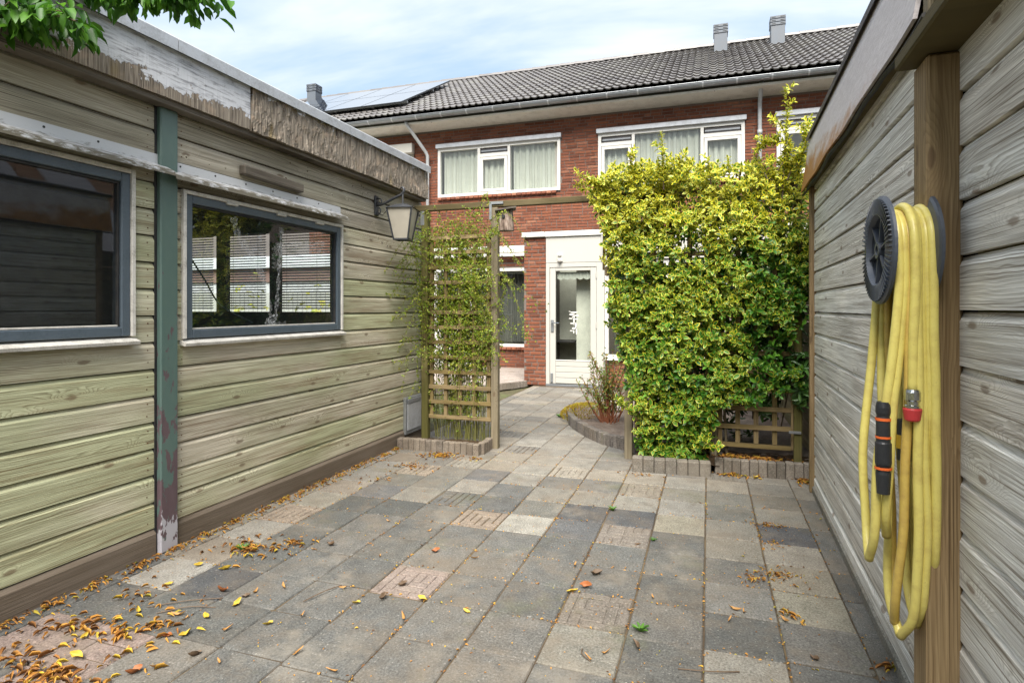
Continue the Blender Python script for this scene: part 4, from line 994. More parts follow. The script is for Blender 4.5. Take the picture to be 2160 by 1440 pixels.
for k in range(46):
    x = HX0 + .2 + k * .4
    if x < HX1: link('ridge_tile', rc_me, roof, (x, RTp.y + .02, RTp.z + .025 + random.uniform(-.003, .003)), (0, R(1.6), 0))
def vent(x, Y):
    z = RB.z + (Y - YF - RB.y) * sl_.z / sl_.y
    v = empty('roof_vent', (x, Y - YF, z), parent=house)
    MB().box(-.15, .15, -.15, .15, -.15, .36, .006).build('vent_shaft', M['vent'], v)
    for k in range(3): MB().box(-.165, .165, -.165, .165, .36 + k * .075, .36 + k * .075 + .066, .008).build('louvre', M['vent'], v)
    for k in range(3):
        for x_ in (-.095, .095): MB().box(x_ - .045, x_ + .045, -.168, -.1655, .385 + k * .075, .398 + k * .075).build('slot', M['dark'], v)
        for y_ in (-.09, .09): MB().box(.1655, .168, y_ - .05, y_ + .05, .385 + k * .075, .398 + k * .075).build('slot', M['dark'], v)
vent(.27, 15.0); vent(1.52, 15.0); vent(-11.15, 14.75)
# solar panels
m_, nt_ = mat('solar_glass'); out(nt_, pbsdf(nt_, S('20283a'), .06, spec=1., **{'Coat Weight': 1., 'Coat Roughness': .02})); M['solar'] = m_
wn = ['next to the bare tiles', 'second from the bare tiles', 'third from the bare tiles', 'farthest from the bare tiles']
for r_ in range(2):
    for c_ in range(4):
        x = -6.76 - .55 - c_ * 1.085; s = .84 + .78 + r_ * 1.575; p = RB + sl_.normalized() * s + Vector((0, -math.sin(PT), math.cos(PT))) * .14
        pe = empty('solar_panel', (x, p.y, p.z), 0, f"dark solar panel in the {['lower', 'upper'][r_]} row, {wn[c_]}", parent=house); pe.rotation_euler = (PT, 0, 0)
        MB().box(-.535, .535, -.775, .775, -.018, .015, .002).build('panel_frame', M['black_metal'], pe, fix=False); MB().box(-.525, .525, -.765, .765, .0152, .0175).build('panel_glass', M['solar'], pe, fix=False)
        MB().box(-.54, .54, -.5, -.46, -.075, -.019).build('mounting_rail', M['steel'], pe, fix=False)
# garden extension
ext = empty('extension', (0, 0, 0), parent=house)
hbx('lintel_panel', M['offwhite'], ext, -2.685, -1.72, YE - .02, YE + .06, 2.125, 2.57); hbx('fascia_panel', M['offwhite'], ext, -1.715, 3.0, YE - .05, YE + .06, 2.15, 2.57)
hbx('edge_trim', M['white'], ext, -3.12, -2.70, YE - .06, YE + .2, 2.58, 2.665, .006); hbx('edge_trim', M['white'], ext, -2.695, 3.0, YE - .05, YE + .2, 2.575, 2.665, .006)
hbx('flat_roof', M['grille'], ext, -3.08, 3.0, YE + .2, YE + .4, 2.555, 2.62); hbx('flat_roof', M['grille'], ext, -3.08, 3.0, YE + 1.5, YF - .06, 2.555, 2.62); hbx('added_roof_pane', M['glass'], ext, -3.05, 2.9, YE + .4, YE + 1.5, 2.6, 2.606, 0)  # unseen roof opening and pane, added to let daylight into the room below
hbx('side_lining', M['interior'], ext, -3.05, -3.0, YE + .06, YF - .3, 0, 2.5); hbx('right_lining', M['interior'], ext, 2.9, 2.95, YE + .2, YF, 0, 2.5)
hbx('ceiling', M['interior'], ext, -3.0, 2.9, YE + .07, YE + .4, 2.5, 2.55); hbx('ceiling', M['interior'], ext, -3.0, 2.9, YE + 1.5, YF + 2.4, 2.5, 2.55)
door = empty('door', (0, 0, 0), parent=house)
y = YE - .02
hbx('door_frame', M['offwhite'], door, -2.685, -2.62, y, y + .09, 0.03, 2.12); hbx('door_frame', M['offwhite'], door, -1.80, -1.665, y, y + .09, .03, 2.12); hbx('door_frame', M['offwhite'], door, -2.62, -1.80, y + .001, y + .089, 2.045, 2.12)
hbx('threshold', M['zinc'], door, -2.685, -1.665, y - .02, y + .1, -.01, .03)
hbx('stile', M['offwhite'], door, -2.615, -2.515, y + .01, y + .06, .04, 2.04); hbx('stile', M['offwhite'], door, -1.905, -1.805, y + .01, y + .06, .04, 2.04); hbx('rail', M['offwhite'], door, -2.515, -1.905, y + .011, y + .059, 1.985, 2.04)
for k in range(4): hbx('panel_plank', M['offwhite'], door, -2.515, -1.905, y + .016, y + .056, .045 + k * .098, .045 + k * .098 + .093, .005)
pane(door, -2.515, -1.905, .436, 1.985, y + .035)
hbx('glazing_bead', M['white'], door, -2.514, -1.906, y + .008, y + .034, .436, .45)
hbx('handle_plate', M['steel'], door, -2.595, -2.545, y - .006, y + .0095, .93, 1.14, .003); MB().tube([(-2.57, y - YF - .006, 1.09), (-2.57, y - YF - .05, 1.09), (-2.555, y - YF - .055, 1.09), (-2.44, y - YF - .055, 1.085)], .009, 8).build('handle', M['chrome'], door)
hbx('bolt', M['steel'], door, -2.60, -2.56, y - .01, y + .0095, .06, .22, .004)
for z in (.3, 1.0, 1.85): MB().tube([(-1.80, y - YF - .004, z), (-1.80, y - YF - .004, z + .1)], .01, 8).build('hinge', M['offwhite'], door)
# white window film figure on the door pane
def film(x, z, s, mirror=1):
    b = MB(); yy = y - YF + .033; rr = random.Random(5)
    def blob(cx_, cz_, rx, rz, n=11):
        vs = [(cx_ + mirror * 0 + rx * math.cos(2 * math.pi * k / n) * rr.uniform(.75, 1.15), yy, cz_ + rz * math.sin(2 * math.pi * k / n) * rr.uniform(.7, 1.2)) for k in range(n)]
        b.add(vs + [(v[0], yy + .0012, v[2]) for v in vs], [tuple(range(n)), tuple(range(n, 2 * n))[::-1]] + [(i, (i + 1) % n, n + (i + 1) % n, n + i) for i in range(n)])
    for (a, c, d, e) in ((.0, .2, .06, .012), (-.03, .165, .05, .013), (.05, .15, .045, .011), (.0, .13, .03, .012), (-.045, .1, .04, .01), (.04, .09, .035, .01), (.005, .06, .012, .07), (-.03, .02, .035, .01), (.035, -.01, .012, .05), (.0, -.06, .035, .02), (-.04, -.1, .025, .01), (.045, -.11, .011, .05), (.0, -.12, .01, .03), (-.07, .215, .018, .006)): blob(x + a * s, z + c * s, d * s, e * s)
    return b
film(-2.2, 1.06, 1.05).build('glass_sticker', M['white'], door)
# valance behind the glass
vs = []; n = 60
for i in range(n + 1):
    x = -2.5 + .58 * i / n; vs += [(x, YE + .06 + .006 * math.sin(i), 1.965), (x, YE + .06 + .006 * math.sin(i), 1.86 - .028 * abs(math.sin(math.pi * i / n * 5.0)) * 1.0)]
o = MB().add(vs, [(2 * i, 2 * i + 2, 2 * i + 3, 2 * i + 1) for i in range(n)]).build('curtain', M['curtain'], None, fix=False); tag(o, 'short scalloped valance behind the top of the white door glass', 'curtain')
# window right of the door
we = empty('window', (0, 0, 0), parent=house)
frame_bars(we, M['white'], -1.66, .3, .5, 2.14, YE - .01, .06, .08); hbx('mullion', M['white'], we, -.66, -.6, YE - .008, YE + .068, .56, 2.08); pane(we, -1.6, -.66, .56, 2.08, YE + .03); pane(we, -.6, .24, .56, 2.08, YE + .03)
hbx('sill', M['white'], we, -1.66, .3, YE - .06, YE - .011, .47, .52)
curtain(-1.55, -.7, .6, 2.0, YE + .25, M['curtain_grey'], 'grey vertical blind in the window right of the white door', .03, .09)
hbx('inside_panel', M['interior'], house, -2.22, -1.7, 10.22, 10.26, .02, 2.4); hbx('inside_wall', M['interior'], house, -2.99, -2.221, 10.9, 10.95, .02, 2.49); hbx('inside_worktop', M['grille'], house, -2.95, -2.3, 10.45, 10.88, .72, .75)
# recessed back door and window with awning boxes
wd = empty('back_door', (0, 0, 0), parent=house); frame_bars(wd, M['white'], *lower[0], YF - .02, .07, .09); hbx('transom', M['white'], wd, -5.83, -5.05, YF - .015, YF + .065, .75, .87); pane(wd, -5.83, -5.05, .87, 2.14, YF + .03); hbx('door_panel', M['white'], wd, -5.83, -5.05, YF + .0, YF + .05, .12, .75)
ww = empty('window', (0, 0, 0), parent=house); frame_bars(ww, M['white'], *lower[1], YF - .02, .065, .09); pane(ww, -4.865, -3.265, .565, 2.145, YF + .03); hbx('mullion', M['white'], ww, -4.5, -4.43, YF - .015, YF + .065, .565, 2.145)
for k in range(16): MB().box(.003, .102, -.06, .05, -.03, .03, .004, Matrix.Rotation(R(-12), 4, 'X')).build('sill_brick', M['brick'], ww, (-4.93 + k * .1105, 0, .465), fix=False)
hbx('awning_box', M['white'], house, -6.0, -3.15, YF - .13, YF - .001, 2.53, 2.68, .02)
hbx('awning_bar', M['white'], house, -6.0, -3.15, YF - .16, YF - .1, 2.45, 2.515, .01)
curtain(-4.85, -3.28, .6, 2.1, YF + .3, M['curtain_grey'], 'dark grey blind in the ground floor window behind the left trellis', .03, .1)
# sensor light above the door
sn = empty('solar_wall_light', (-2.43, YE - .021, 2.2), 0, 'small solar sensor light on the white panel above the door', 'light')
MB().box(-.045, .045, -.03, 0, -.06, .06, .008).build('light_body', M['white'], sn); MB().box(-.035, .035, -.075, -.03, .01, .065, .006, Matrix.Rotation(R(-25), 4, 'X')).build('light_head', M['white'], sn); MB().box(-.026, .026, -.079, -.0755, .02, .055, 0, Matrix.Rotation(R(-25), 4, 'X')).build('solar_cell', M['solar'], sn)
MB().lathe([(0, -.04), (.025, -.03), (.03, -.01), (.03, .02)], (0, -.045, -.035), (0, 0, 1), 14).build('sensor_dome', M['trim'], sn, smooth=True)

# ------------------------------------------------------------------ kerb edgings and beds
def edging(name, label, pts, bw, h, dep=.06, closed=False, col=('8d8173', '7c7166', '968a7c', '857b70'), ztop=None):
    """upright kerb bricks standing along a polyline"""
    root = empty(name, (pts[0][0], pts[0][1], 0), 0, label, 'edging'); P = [Vector((p[0], p[1], 0)) for p in pts]
    me = MB().box(-bw / 2 + .0015, bw / 2 - .0015, -dep / 2, dep / 2, -.04, h, .006).mesh('kerb_brick', M['kerb'], fix=False)
    L = [0]
    for i in range(len(P) - 1): L.append(L[-1] + (P[i + 1] - P[i]).length)
    s = bw / 2
    while s < L[-1]:
        i = max(k for k in range(len(P) - 1) if L[k] <= s); t = (s - L[i]) / (L[i + 1] - L[i]); p = P[i].lerp(P[i + 1], t); d = P[i + 1] - P[i]
        o = link('kerb_brick', me, root, tuple(p - P[0] + Vector((0, 0, random.uniform(-.004, .004)))), (random.uniform(-.02, .02), random.uniform(-.01, .01), math.atan2(d.y, d.x)))
        cc = S(random.choice(col)); j = random.uniform(.9, 1.08) * .62; o.color = (cc[0] * j, cc[1] * j, cc[2] * j, 1); s += bw
    return root
edging('planter_edging', 'low brown kerb around the foot of the left trellis', [(-2.82, 5.0), (-1.97, 4.99)], .06, .105, .07)
edging('planter_edging', 'short kerb return beside the left trellis post', [(-1.985, 5.03), (-1.985, 5.28)], .06, .105, .06)
edging('planter_edging', 'mossy kerb at the foot of the hedge, left of the two', [(-.6, 4.93), (.03, 4.97)], .088, .115, .09, col=('8a8378', '7c766c', '938b80'))
edging('planter_edging', 'kerb of upright bricks under the low right trellis', [(.045, 5.06), (.74, 5.10)], .066, .125, .07, col=('8f877c', '7e776d', '989085'))
bed = [(-1.66, 7.5), (-1.66, 7.2), (-1.61, 7.0), (-1.5, 6.65), (-1.39, 6.4), (-1.19, 6.07), (-.95, 5.77), (-.72, 5.62), (-.4, 5.5), (.1, 5.42)]
edging('bed_edging', 'curved kerb of narrow upright bricks round the flower bed', bed, .045, .115, .07, col=('77706a', '6c6661', '807972'))
def bed_mesh(poly, z, m, name, bumpy=.03, nx=46, label=None):
    xs = [p[0] for p in poly]; ys = [p[1] for p in poly]; x0, x1, y0, y1 = min(xs), max(xs), min(ys), max(ys); vs, fs, idx = [], [], {}
    def inside(x, y):
        c = False; j = len(poly) - 1
        for i in range(len(poly)):
            if (poly[i][1] > y) != (poly[j][1] > y) and x < (poly[j][0] - poly[i][0]) * (y - poly[i][1]) / (poly[j][1] - poly[i][1]) + poly[i][0]: c = not c
            j = i
        return c
    n2 = max(4, int(nx * (y1 - y0) / (x1 - x0)))
    for i in range(nx + 1):
        for k in range(n2 + 1):
            x, y = x0 + (x1 - x0) * i / nx, y0 + (y1 - y0) * k / n2
            if inside(x, y): idx[(i, k)] = len(vs); vs.append((x, y, z + bumpy * mnoise.fractal(Vector((x * 9, y * 9, 0)), 1, 2, 4)))
    for i in range(nx):
        for k in range(n2):
            q = [(i, k), (i + 1, k), (i + 1, k + 1), (i, k + 1)]
            if all(t in idx for t in q): fs.append(tuple(idx[t] for t in q))
    o = MB().add(vs, fs).build(name, m, None, smooth=True, fix=False); tag(o, kind='structure'); return o
bed_mesh([(p[0] + .02, p[1] + .03) for p in bed] + [(.85, 5.45), (.85, 9.7), (-1.2, 9.2), (-1.5, 8.2)], .07, M['soil'], 'flower_bed')
bed_mesh([(-2.82, 5.03), (-2.0, 5.02), (-2.0, 5.32), (-2.82, 5.34)], .05, M['dark_soil'], 'planter_soil', .015, 30)
bed_mesh([(-.6, 4.98), (0, 5.0), (.76, 5.12), (.84, 5.6), (-.6, 5.55)], .075, M['dark_soil'], 'hedge_soil', .02, 40)
# raised round terrace at the back left
ring = [(-3.0 - 2.4 + 2.4 * math.cos(R(a)) , 10.6 + 2.35 * math.sin(R(a))) for a in range(-100, 40, 4)]
ring = [p for p in ring if p[1] < 11.2]
tp = MB(); n = len(ring)
poly = ring + [(-8.5, 11.95), (-8.5, 8.2)]
poly = [(-8.5, 8.27)] + ring + [(-3.13, 12.05), (-8.5, 12.05)]
tp.add([(x, y_, .0) for x, y_ in poly] + [(x, y_, .06) for x, y_ in poly], [tuple(range(len(poly), 2 * len(poly)))] + [(i, (i + 1) % len(poly), len(poly) + (i + 1) % len(poly), len(poly) + i) for i in range(len(poly))])
o = tp.build('terrace', speckle('terrace_paving', False, '9b9088')); tag(o, kind='structure')
edging('terrace_edging', 'curved pale kerb along the round terrace by the brick pier', [(p[0] + .04, p[1] - .02) for p in ring if p[0] > -4.5 and p[1] < 10.6], .09, .075, .06, col=('9c938a', '8c857c', 'a59c92'))
# small stones beside the bed
for i, (px, py) in enumerate([(1255, 868), (1283, 865), (1292, 858), (1305, 872), (1270, 858)]):
    x, y_ = gz(px, py); x *= .97; y_ *= .97
    bm = bmesh.new(); bmesh.ops.create_icosphere(bm, subdivisions=2, radius=.05)
    for v in bm.verts: v.co *= 1 + .35 * mnoise.noise(v.co * 18 + Vector((i * 3, 0, 0))); v.co.z *= .7
    me = bpy.data.meshes.new('stone'); bm.to_mesh(me); bm.free(); me.materials.append(M['kerb']); o = link('stone', me, None, (x, y_, .1)); o.color = S('a9a6a0'); tag(o, 'small rounded grey stone among the red stems in the flower bed', 'stone', 'stones in the flower bed')

# ------------------------------------------------------------------ trellises, beam, nest box, chime
def trellis(root, x0, x1, z0, z1, y, xs, zs, t=.022, wdt=.038):
    for x in xs: o = MB().box(-wdt / 2, wdt / 2, -t / 2, t / 2, -(z1 - z0) / 2, (z1 - z0) / 2, .002).build('slat', M['slat_v'], root, (x - root.location.x, y + .012 - root.location.y, (z0 + z1) / 2), fix=False)
    for z in zs: o = MB().box(-(x1 - x0) / 2, (x1 - x0) / 2, -t / 2, t / 2, -wdt / 2, wdt / 2, .002).build('slat', M['slat_h'], root, ((x0 + x1) / 2 - root.location.x, y - .0115 - root.location.y, z), (0, random.uniform(-.004, .004), 0), fix=False)
def rel(o, root): return o
tl = empty('trellis', (-2.3, 5.3, 0), 0, 'tall narrow wooden trellis overgrown by thin stems beside the left shed', 'trellis')
trellis(tl, -2.64, -1.98, .25, 2.1, 5.30, [-2.62 + k * .152 for k in range(5)], [.27 + k * .147 for k in range(13)])
for nm, m, x, wdt in (('post', M['post_green'], -2.68, .068), ('post', M['post_grey'], -1.94, .068)):
    bx(nm, m, tl, x - wdt / 2 + 2.3, x + wdt / 2 + 2.3, -.04, .03, -.02, 2.30, .006)
bm_ = empty('pergola_beam', (-1.0, 5.3, 2.335), 0, 'mossy horizontal beam joining the two trellises across the path', 'beam')
bx('timber', M['beam_x'], bm_, -1.80, 1.78, -.03, .03, -.03, .028, .005)
for nm, a, c, e, f_ in (('angle_bracket', -.99, -.85, -.005, .02), ('angle_bracket', -.99, -.965, -.15, -.0055), ('angle_bracket', -1.72, -1.68, -.17, -.032)): bx(nm, M['steel'], bm_, a, c, -.042, -.0305, e, f_, .001)
nb2 = empty('nest_box', (-1.85, 5.33, 2.09), R(20), 'small bark covered nest box hanging under the beam', 'nest box')
m_, nt_ = mat('birch_bark'); n1 = noise(nt_, mapping(nt_, objco(nt_), (30, 30, 9)), 1., 4., .6); out(nt_, pbsdf(nt_, ramp(nt_, n1, [(.35, S('3f3226')), (.5, S('77665a')), (.7, S('a3968a'))]), .85, bump(nt_, n1, .8, .01)))
MB().lathe([(0, -.01), (.085, -.01), (.085, .0), (.07, .2), (0, .2)], (0, 0, 0), (0, 0, 1), 9).build('log_body', m_, nb2)
MB().prism([(-.1, .17), (.1, .2), (.1, .215), (-.1, .185)], -.1, .1, 'y').build('lid', M['beam_old'], nb2); MB().lathe([(0, .088), (.018, .088), (.018, .06)], (0, 0, .12), (-.3, -1, 0), 12).build('entrance_hole', M['dark'], nb2)
tr = empty('trellis', (-.68, 5.33, 0), 0, 'wide wooden trellis carrying the variegated hedge', 'trellis')
trellis(tr, -.63, .0, .2, 2.2, 5.33, [-.61 + k * .15 for k in range(5)], [.36 + k * .29 for k in range(7)])
bx('post', M['post_grey'], tr, -.035, .035, -.035, .035, -.02, 2.3, .006); bx('post', M['post_grey'], tr, .69, .75, -.03, .03, -.02, 2.2, .006)
for z in (.7, 1.05, 1.6): bx('clip', M['steel'], tr, -.03, .06, -.045, -.036, z, z + .02, .001)
t2 = empty('trellis', (.35, 5.3, 0), 0, 'low open trellis panel between kerb and right fence', 'trellis')
trellis(t2, .07, .64, .17, 1.9, 5.32, [.09 + k * .143 for k in range(5)], [.19 + k * .155 for k in range(12)])
bx('post', M['post_green'], t2, .31, .37, -.03, .03, -.02, 2.25, .006)
for z in (.32, .78, 1.72): bx('clip', M['steel'], t2, .27, .36, -.045, -.0305, z, z + .02, .001)
ch = empty('wind_chime', (-.91, 5.55, 2.1), 0, 'bamboo wind chime hanging at the left edge of the hedge', 'wind chime')
MB().tube([(0, 0, .0), (0, 0, .22)], .002, 5).build('cord', M['dark'], ch); MB().lathe([(0, .012), (.05, .008), (.055, 0), (0, 0)], (0, 0, 0), (0, 0, 1), 14).build('top_disc', M['beam_old'], ch)
for k, (a, l) in enumerate(((0, .25), (1.2, .33), (2.5, .29), (3.8, .37), (5, .27))): MB().tube([(.035 * math.cos(a), .035 * math.sin(a), -.03), (.037 * math.cos(a), .037 * math.sin(a), -.03 - l)], .011, 8).build('chime_tube', M['slat_v'], ch)
MB().lathe([(0, .0), (.02, -.01), (.02, -.09), (0, -.1)], (0, 0, -.36), (0, 0, 1), 10).build('clapper', M['slat_v'], ch)

# fence on the right beyond the shed
rf = empty('garden_fence', (.86, 4.8, 0), R(90), 'greenish board fence behind the hedge on the right boundary', 'fence')
for k in range(13): board_piece(rf, 'board', M['board_fence'], .06, 4.9, .02 + k * .15, .15, -1)
for u in (.0, 1.7, 3.4): bx('fence_post', M['post_green'], rf, u, u + .07, -.03, .04, 0, 2.0, .004)

# ------------------------------------------------------------------ planting
def tri_area(poly, n):
    xs = [p[0] for p in poly]; zs = [p[1] for p in poly]; res = []
    while len(res) < n:
        x, z = random.uniform(min(xs), max(xs)), random.uniform(min(zs), max(zs)); c = False; j = len(poly) - 1
        for i in range(len(poly)):
            if (poly[i][1] > z) != (poly[j][1] > z) and x < (poly[j][0] - poly[i][0]) * (z - poly[i][1]) / (poly[j][1] - poly[i][1]) + poly[i][0]: c = not c
            j = i
        if c: res.append((x, z))
    return res
hedge = empty('variegated_hedge', (0, 5.2, 0), 0, 'dense yellow and green variegated shrub climbing the right trellis', 'shrub')
OUT = [wy(px, py, 5.2) for px, py in [(1232, 392), (1275, 372), (1330, 352), (1400, 345), (1500, 352), (1600, 345), (1690, 335), (1712, 420), (1706, 600), (1690, 690), (1640, 745), (1690, 775), (1690, 825), (1600, 850), (1510, 862), (1488, 960), (1420, 975), (1350, 958), (1335, 850), (1325, 790), (1296, 700), (1290, 600), (1282, 520), (1262, 440)]]
P_, D_, U_, sz_, yl_, twigs = [], [], [], [], [], MB()
def shoot(p, d, n, ls, yel, gap=.016):
    d = Vector(d).normalized(); u = d.orthogonal().normalized(); ph = random.uniform(0, 6)
    q = Vector(p)
    for k in range(n):
        q = q + d * gap * random.uniform(.7, 1.2); ph += 1.57 + random.uniform(-.3, .3)
        for s in (0, math.pi):
            a = ph + s; side = (Matrix.Rotation(a, 4, d) @ u)
            op = .95 - .5 * k / max(1, n - 1)
            dd = (side * op + d * (1.15 - op) + Vector((0, 0, random.uniform(-.15, .2)))).normalized()
            P_.append(tuple(q)); D_.append(tuple(dd)); U_.append(tuple(d + Vector((random.uniform(-.3, .3), random.uniform(-.5, 0), random.uniform(0, .4))))); sz_.append(ls * random.uniform(.75, 1.2) * (1 - .25 * k / n)); yl_.append(max(0., min(1., yel + random.uniform(-.22, .22))))
def dens(x, z): return mnoise.noise(Vector((x * 3.1, 2., z * 3.1)))
for (x, z) in tri_area(OUT, 6600):
    nn = dens(x, z)
    if nn < -.3 and random.random() < .6: continue
    if x > .25 and .55 < z < 1.25 and random.random() < .45: continue
    lump = .10 * mnoise.noise(Vector((x * 4.2, 7, z * 4.2))) + .06 * mnoise.noise(Vector((x * 9, 3, z * 9)))
    dpt = random.random() ** 1.6 * .5
    yy = 5.12 - lump + dpt
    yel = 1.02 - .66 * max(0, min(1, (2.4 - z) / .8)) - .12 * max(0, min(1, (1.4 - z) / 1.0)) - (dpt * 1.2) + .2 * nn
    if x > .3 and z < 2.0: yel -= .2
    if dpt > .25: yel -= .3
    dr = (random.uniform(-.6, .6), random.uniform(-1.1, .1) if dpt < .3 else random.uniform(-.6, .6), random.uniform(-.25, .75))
    shoot((x, yy, z), dr, random.randint(2, 4), random.uniform(.036, .068), yel)
def long_shoot(pts, yel=1., ls=.056):
    P = catmull(pts, 6); twigs.tube([tuple(p - Vector((0, 5.2, 0))) for p in P], [.006 - .004 * i / len(P) for i in range(len(P))], 5)
    for i in range(2, len(P)):
        t = (P[i] - P[i - 1]); shoot(P[i - 1], t, 3, ls * (1.1 - .5 * i / len(P)), yel, t.length / 3)
        if random.random() < .35: shoot(P[i], (random.uniform(-1, 1), random.uniform(-.6, .3), .5), 4, ls, yel)
def wp(px, py, Y): x, z = wy(px, py, Y); return (x, Y, z)
for a in [[(1650, 420, 5.1), (1655, 330, 5.08), (1660, 250, 5.06), (1656, 185, 5.05)], [(1400, 400, 5.1), (1398, 340, 5.08), (1395, 278, 5.06)], [(1340, 380, 5.1), (1326, 325, 5.05)], [(1300, 400, 5.1), (1250, 388, 5.05), (1214, 392, 5.0)], [(1280, 390, 5.1), (1225, 372, 5.05)],
          [(1620, 380, 5.1), (1590, 325, 5.1)], [(1640, 400, 5.15), (1600, 330, 5.1)], [(1660, 380, 5.1), (1690, 310, 5.1), (1712, 245, 5.05)], [(1655, 300, 5.08), (1620, 300, 5.06), (1598, 318, 5.05)], [(1540, 380, 5.1), (1535, 332, 5.1)], [(1435, 385, 5.1), (1432, 330, 5.1)], [(1500, 390, 5.1), (1495, 345, 5.1)], [(1680, 350, 5.05), (1700, 300, 5.0), (1693, 262, 5.0)],
          [(1640, 360, 5.05), (1668, 310, 5.02), (1640, 255, 5.0)], [(1300, 560, 5.1), (1268, 545, 5.0)], [(1310, 620, 5.1), (1285, 640, 5.0)], [(1345, 870, 5.1), (1305, 850, 5.0)], [(1480, 930, 5.05), (1510, 945, 4.98)]]:
    long_shoot([wp(*q) for q in a], .95 if a[0][1] < 600 else .45)
for k in range(40):
    x, z = tri_area(OUT, 1)[0]; x2, z2 = x * .8 + random.uniform(-.08, .12), max(.05, z - random.uniform(.3, .9))
    twigs.tube([(x2, .2, z2), ((x + x2) / 2, .12, (z + z2) / 2), (x, random.uniform(-.05, .1), z)], .006, 5)
for x in (-.35, -.1, .15, -.5): twigs.tube([(x, .15, .03), (x + random.uniform(-.1, .1), .1, .5), (x + random.uniform(-.2, .2), .12, 1.2)], .012, 6)
twigs.build('branches', M['bark'], hedge)
P_ = np.array(P_) - np.array([0, 5.2, 0])
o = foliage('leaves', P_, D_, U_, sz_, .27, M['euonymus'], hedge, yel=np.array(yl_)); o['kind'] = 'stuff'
# dark evergreen shrub between the hedge and the fence
def rosette_shrub(name, label, cat, centres, n, ls, m, loc, width=.17, twig=True, spread=.12):
    root = empty(name, loc, 0, label, cat); P, D, U, s = [], [], [], []; tw = MB()
    for (c, rad) in centres:
        for k in range(n):
            v = Vector(rvec(1)[0]) * (random.random() ** .4); q = Vector(c) + Vector((v.x * rad[0], v.y * rad[1], v.z * rad[2])); ax = (v + Vector((0, -.3, .5))).normalized(); u = ax.orthogonal()
            for j in range(7):
                a = j * 2.4; sd = Matrix.Rotation(a, 4, ax) @ u; dd = (sd + ax * random.uniform(-.2, .5)).normalized()
                P.append(tuple(q - Vector(loc))); D.append(tuple(dd)); U.append(tuple(ax)); s.append(ls * random.uniform(.7, 1.15))
            if twig and k % 3 == 0: tw.tube([tuple(q - Vector(loc)), tuple((q - Vector(loc)) * .6 + Vector((0, 0, 0)))], .004, 4)
    if twig: tw.build('branches', M['bark'], root)
    o = foliage('leaves', P, D, U, s, width, m, root); o['kind'] = 'stuff'; return root
rosette_shrub('evergreen_shrub', 'dark glossy broad leaved shrub beside the low right trellis', 'shrub', [((.6, 5.42, 1.0), (.16, .2, .35)), ((.72, 5.25, .75), (.06, .08, .25)), ((.45, 5.55, .65), (.22, .2, .35))], 26, .095, M['rhodo'], (.6, 5.5, .07), .14)
rosette_shrub('evergreen_shrub', 'tall dark evergreen filling the corner behind the hedge', 'shrub', [((.3, 6.1, 1.2), (.5, .45, 1.1)), ((-.1, 6.0, .9), (.4, .35, .8)), ((.5, 7.2, 1.6), (.35, .7, 1.2))], 170, .1, M['rhodo'], (.3, 6.3, .07), .16)
# thin stemmed climber on the left trellis
jas = empty('climbing_shrub', (-2.3, 5.2, 0), 0, 'thin stemmed yellow green climber tangled over the left trellis', 'climber')
P, D_2, U_2, s_, st = [], [], [], [], MB()
for k in range(105):
    x = random.uniform(-2.62, -2.02); top = random.choice([random.uniform(.9, 1.6), random.uniform(1.5, 2.3), random.uniform(1.5, 2.2)]); y0 = 5.40 + random.uniform(-.1, .06)
    side = random.random(); dx = random.uniform(-.25, .25); tip = None
    if side > .86: tip = (x + random.choice([-1, 1]) * random.uniform(.3, .62), 5.15 + random.uniform(-.35, .25), top - random.uniform(.1, .5))
    pts = [(x, y0, .05), (x + dx * .3, y0 + random.uniform(-.06, .06), top * .4), (x + dx * .7, y0 + random.uniform(-.1, .1), top * .75), (x + dx, y0 + random.uniform(-.15, .1), top)]
    if tip: pts.append(tip)
    C_ = catmull(pts, 7); st.tube([tuple(p - Vector((-2.3, 5.2, 0))) for p in C_], [.003 - .0018 * i / len(C_) for i in range(len(C_))], 4)
    for i in range(3, len(C_)):
        if C_[i].z < .75 and random.random() < .8: continue
        for j in range(random.randint(7, 11)):
            q = C_[i] + Vector((random.gauss(0, .04), random.gauss(0, .04), random.gauss(0, .05)))
            for l in range(3):
                P.append(tuple(q - Vector((-2.3, 5.2, 0)))); D_2.append(tuple(rvec(1)[0] + np.array([0, -.2, .25]))); U_2.append(tuple(rvec(1)[0])); s_.append(random.uniform(.012, .024))
# arching side sprays
for k in range(60):
    z = random.uniform(.8, 2.25); sg = random.choice([-1, 1]); x = -2.3 + sg * random.uniform(.15, .35); l = random.choice([random.uniform(.12, .3), random.uniform(.25, .6)])
    C_ = catmull([(x, 5.32 + random.uniform(-.15, .1), z), (x + sg * l * .5, 5.15 + random.uniform(-.25, .1), z + random.uniform(-.02, .2)), (x + sg * l, 5.1 + random.uniform(-.35, .15), z - random.uniform(-.1, .45))], 9)
    st.tube([tuple(p - Vector((-2.3, 5.2, 0))) for p in C_], [.003 - .002 * i / len(C_) for i in range(len(C_))], 4)
    for i in range(1, len(C_)):
        for l in range(4): P.append(tuple(C_[i] + Vector(rvec(1)[0]) * .012 - Vector((-2.3, 5.2, 0)))); D_2.append(tuple(rvec(1)[0])); U_2.append(tuple(rvec(1)[0])); s_.append(random.uniform(.012, .024))
st.build('stems', M['stem_green'], jas, fix=False)['kind'] = 'stuff'
o = foliage('leaves', P, D_2, U_2, s_, .3, M['jasmine'], jas); o['kind'] = 'stuff'
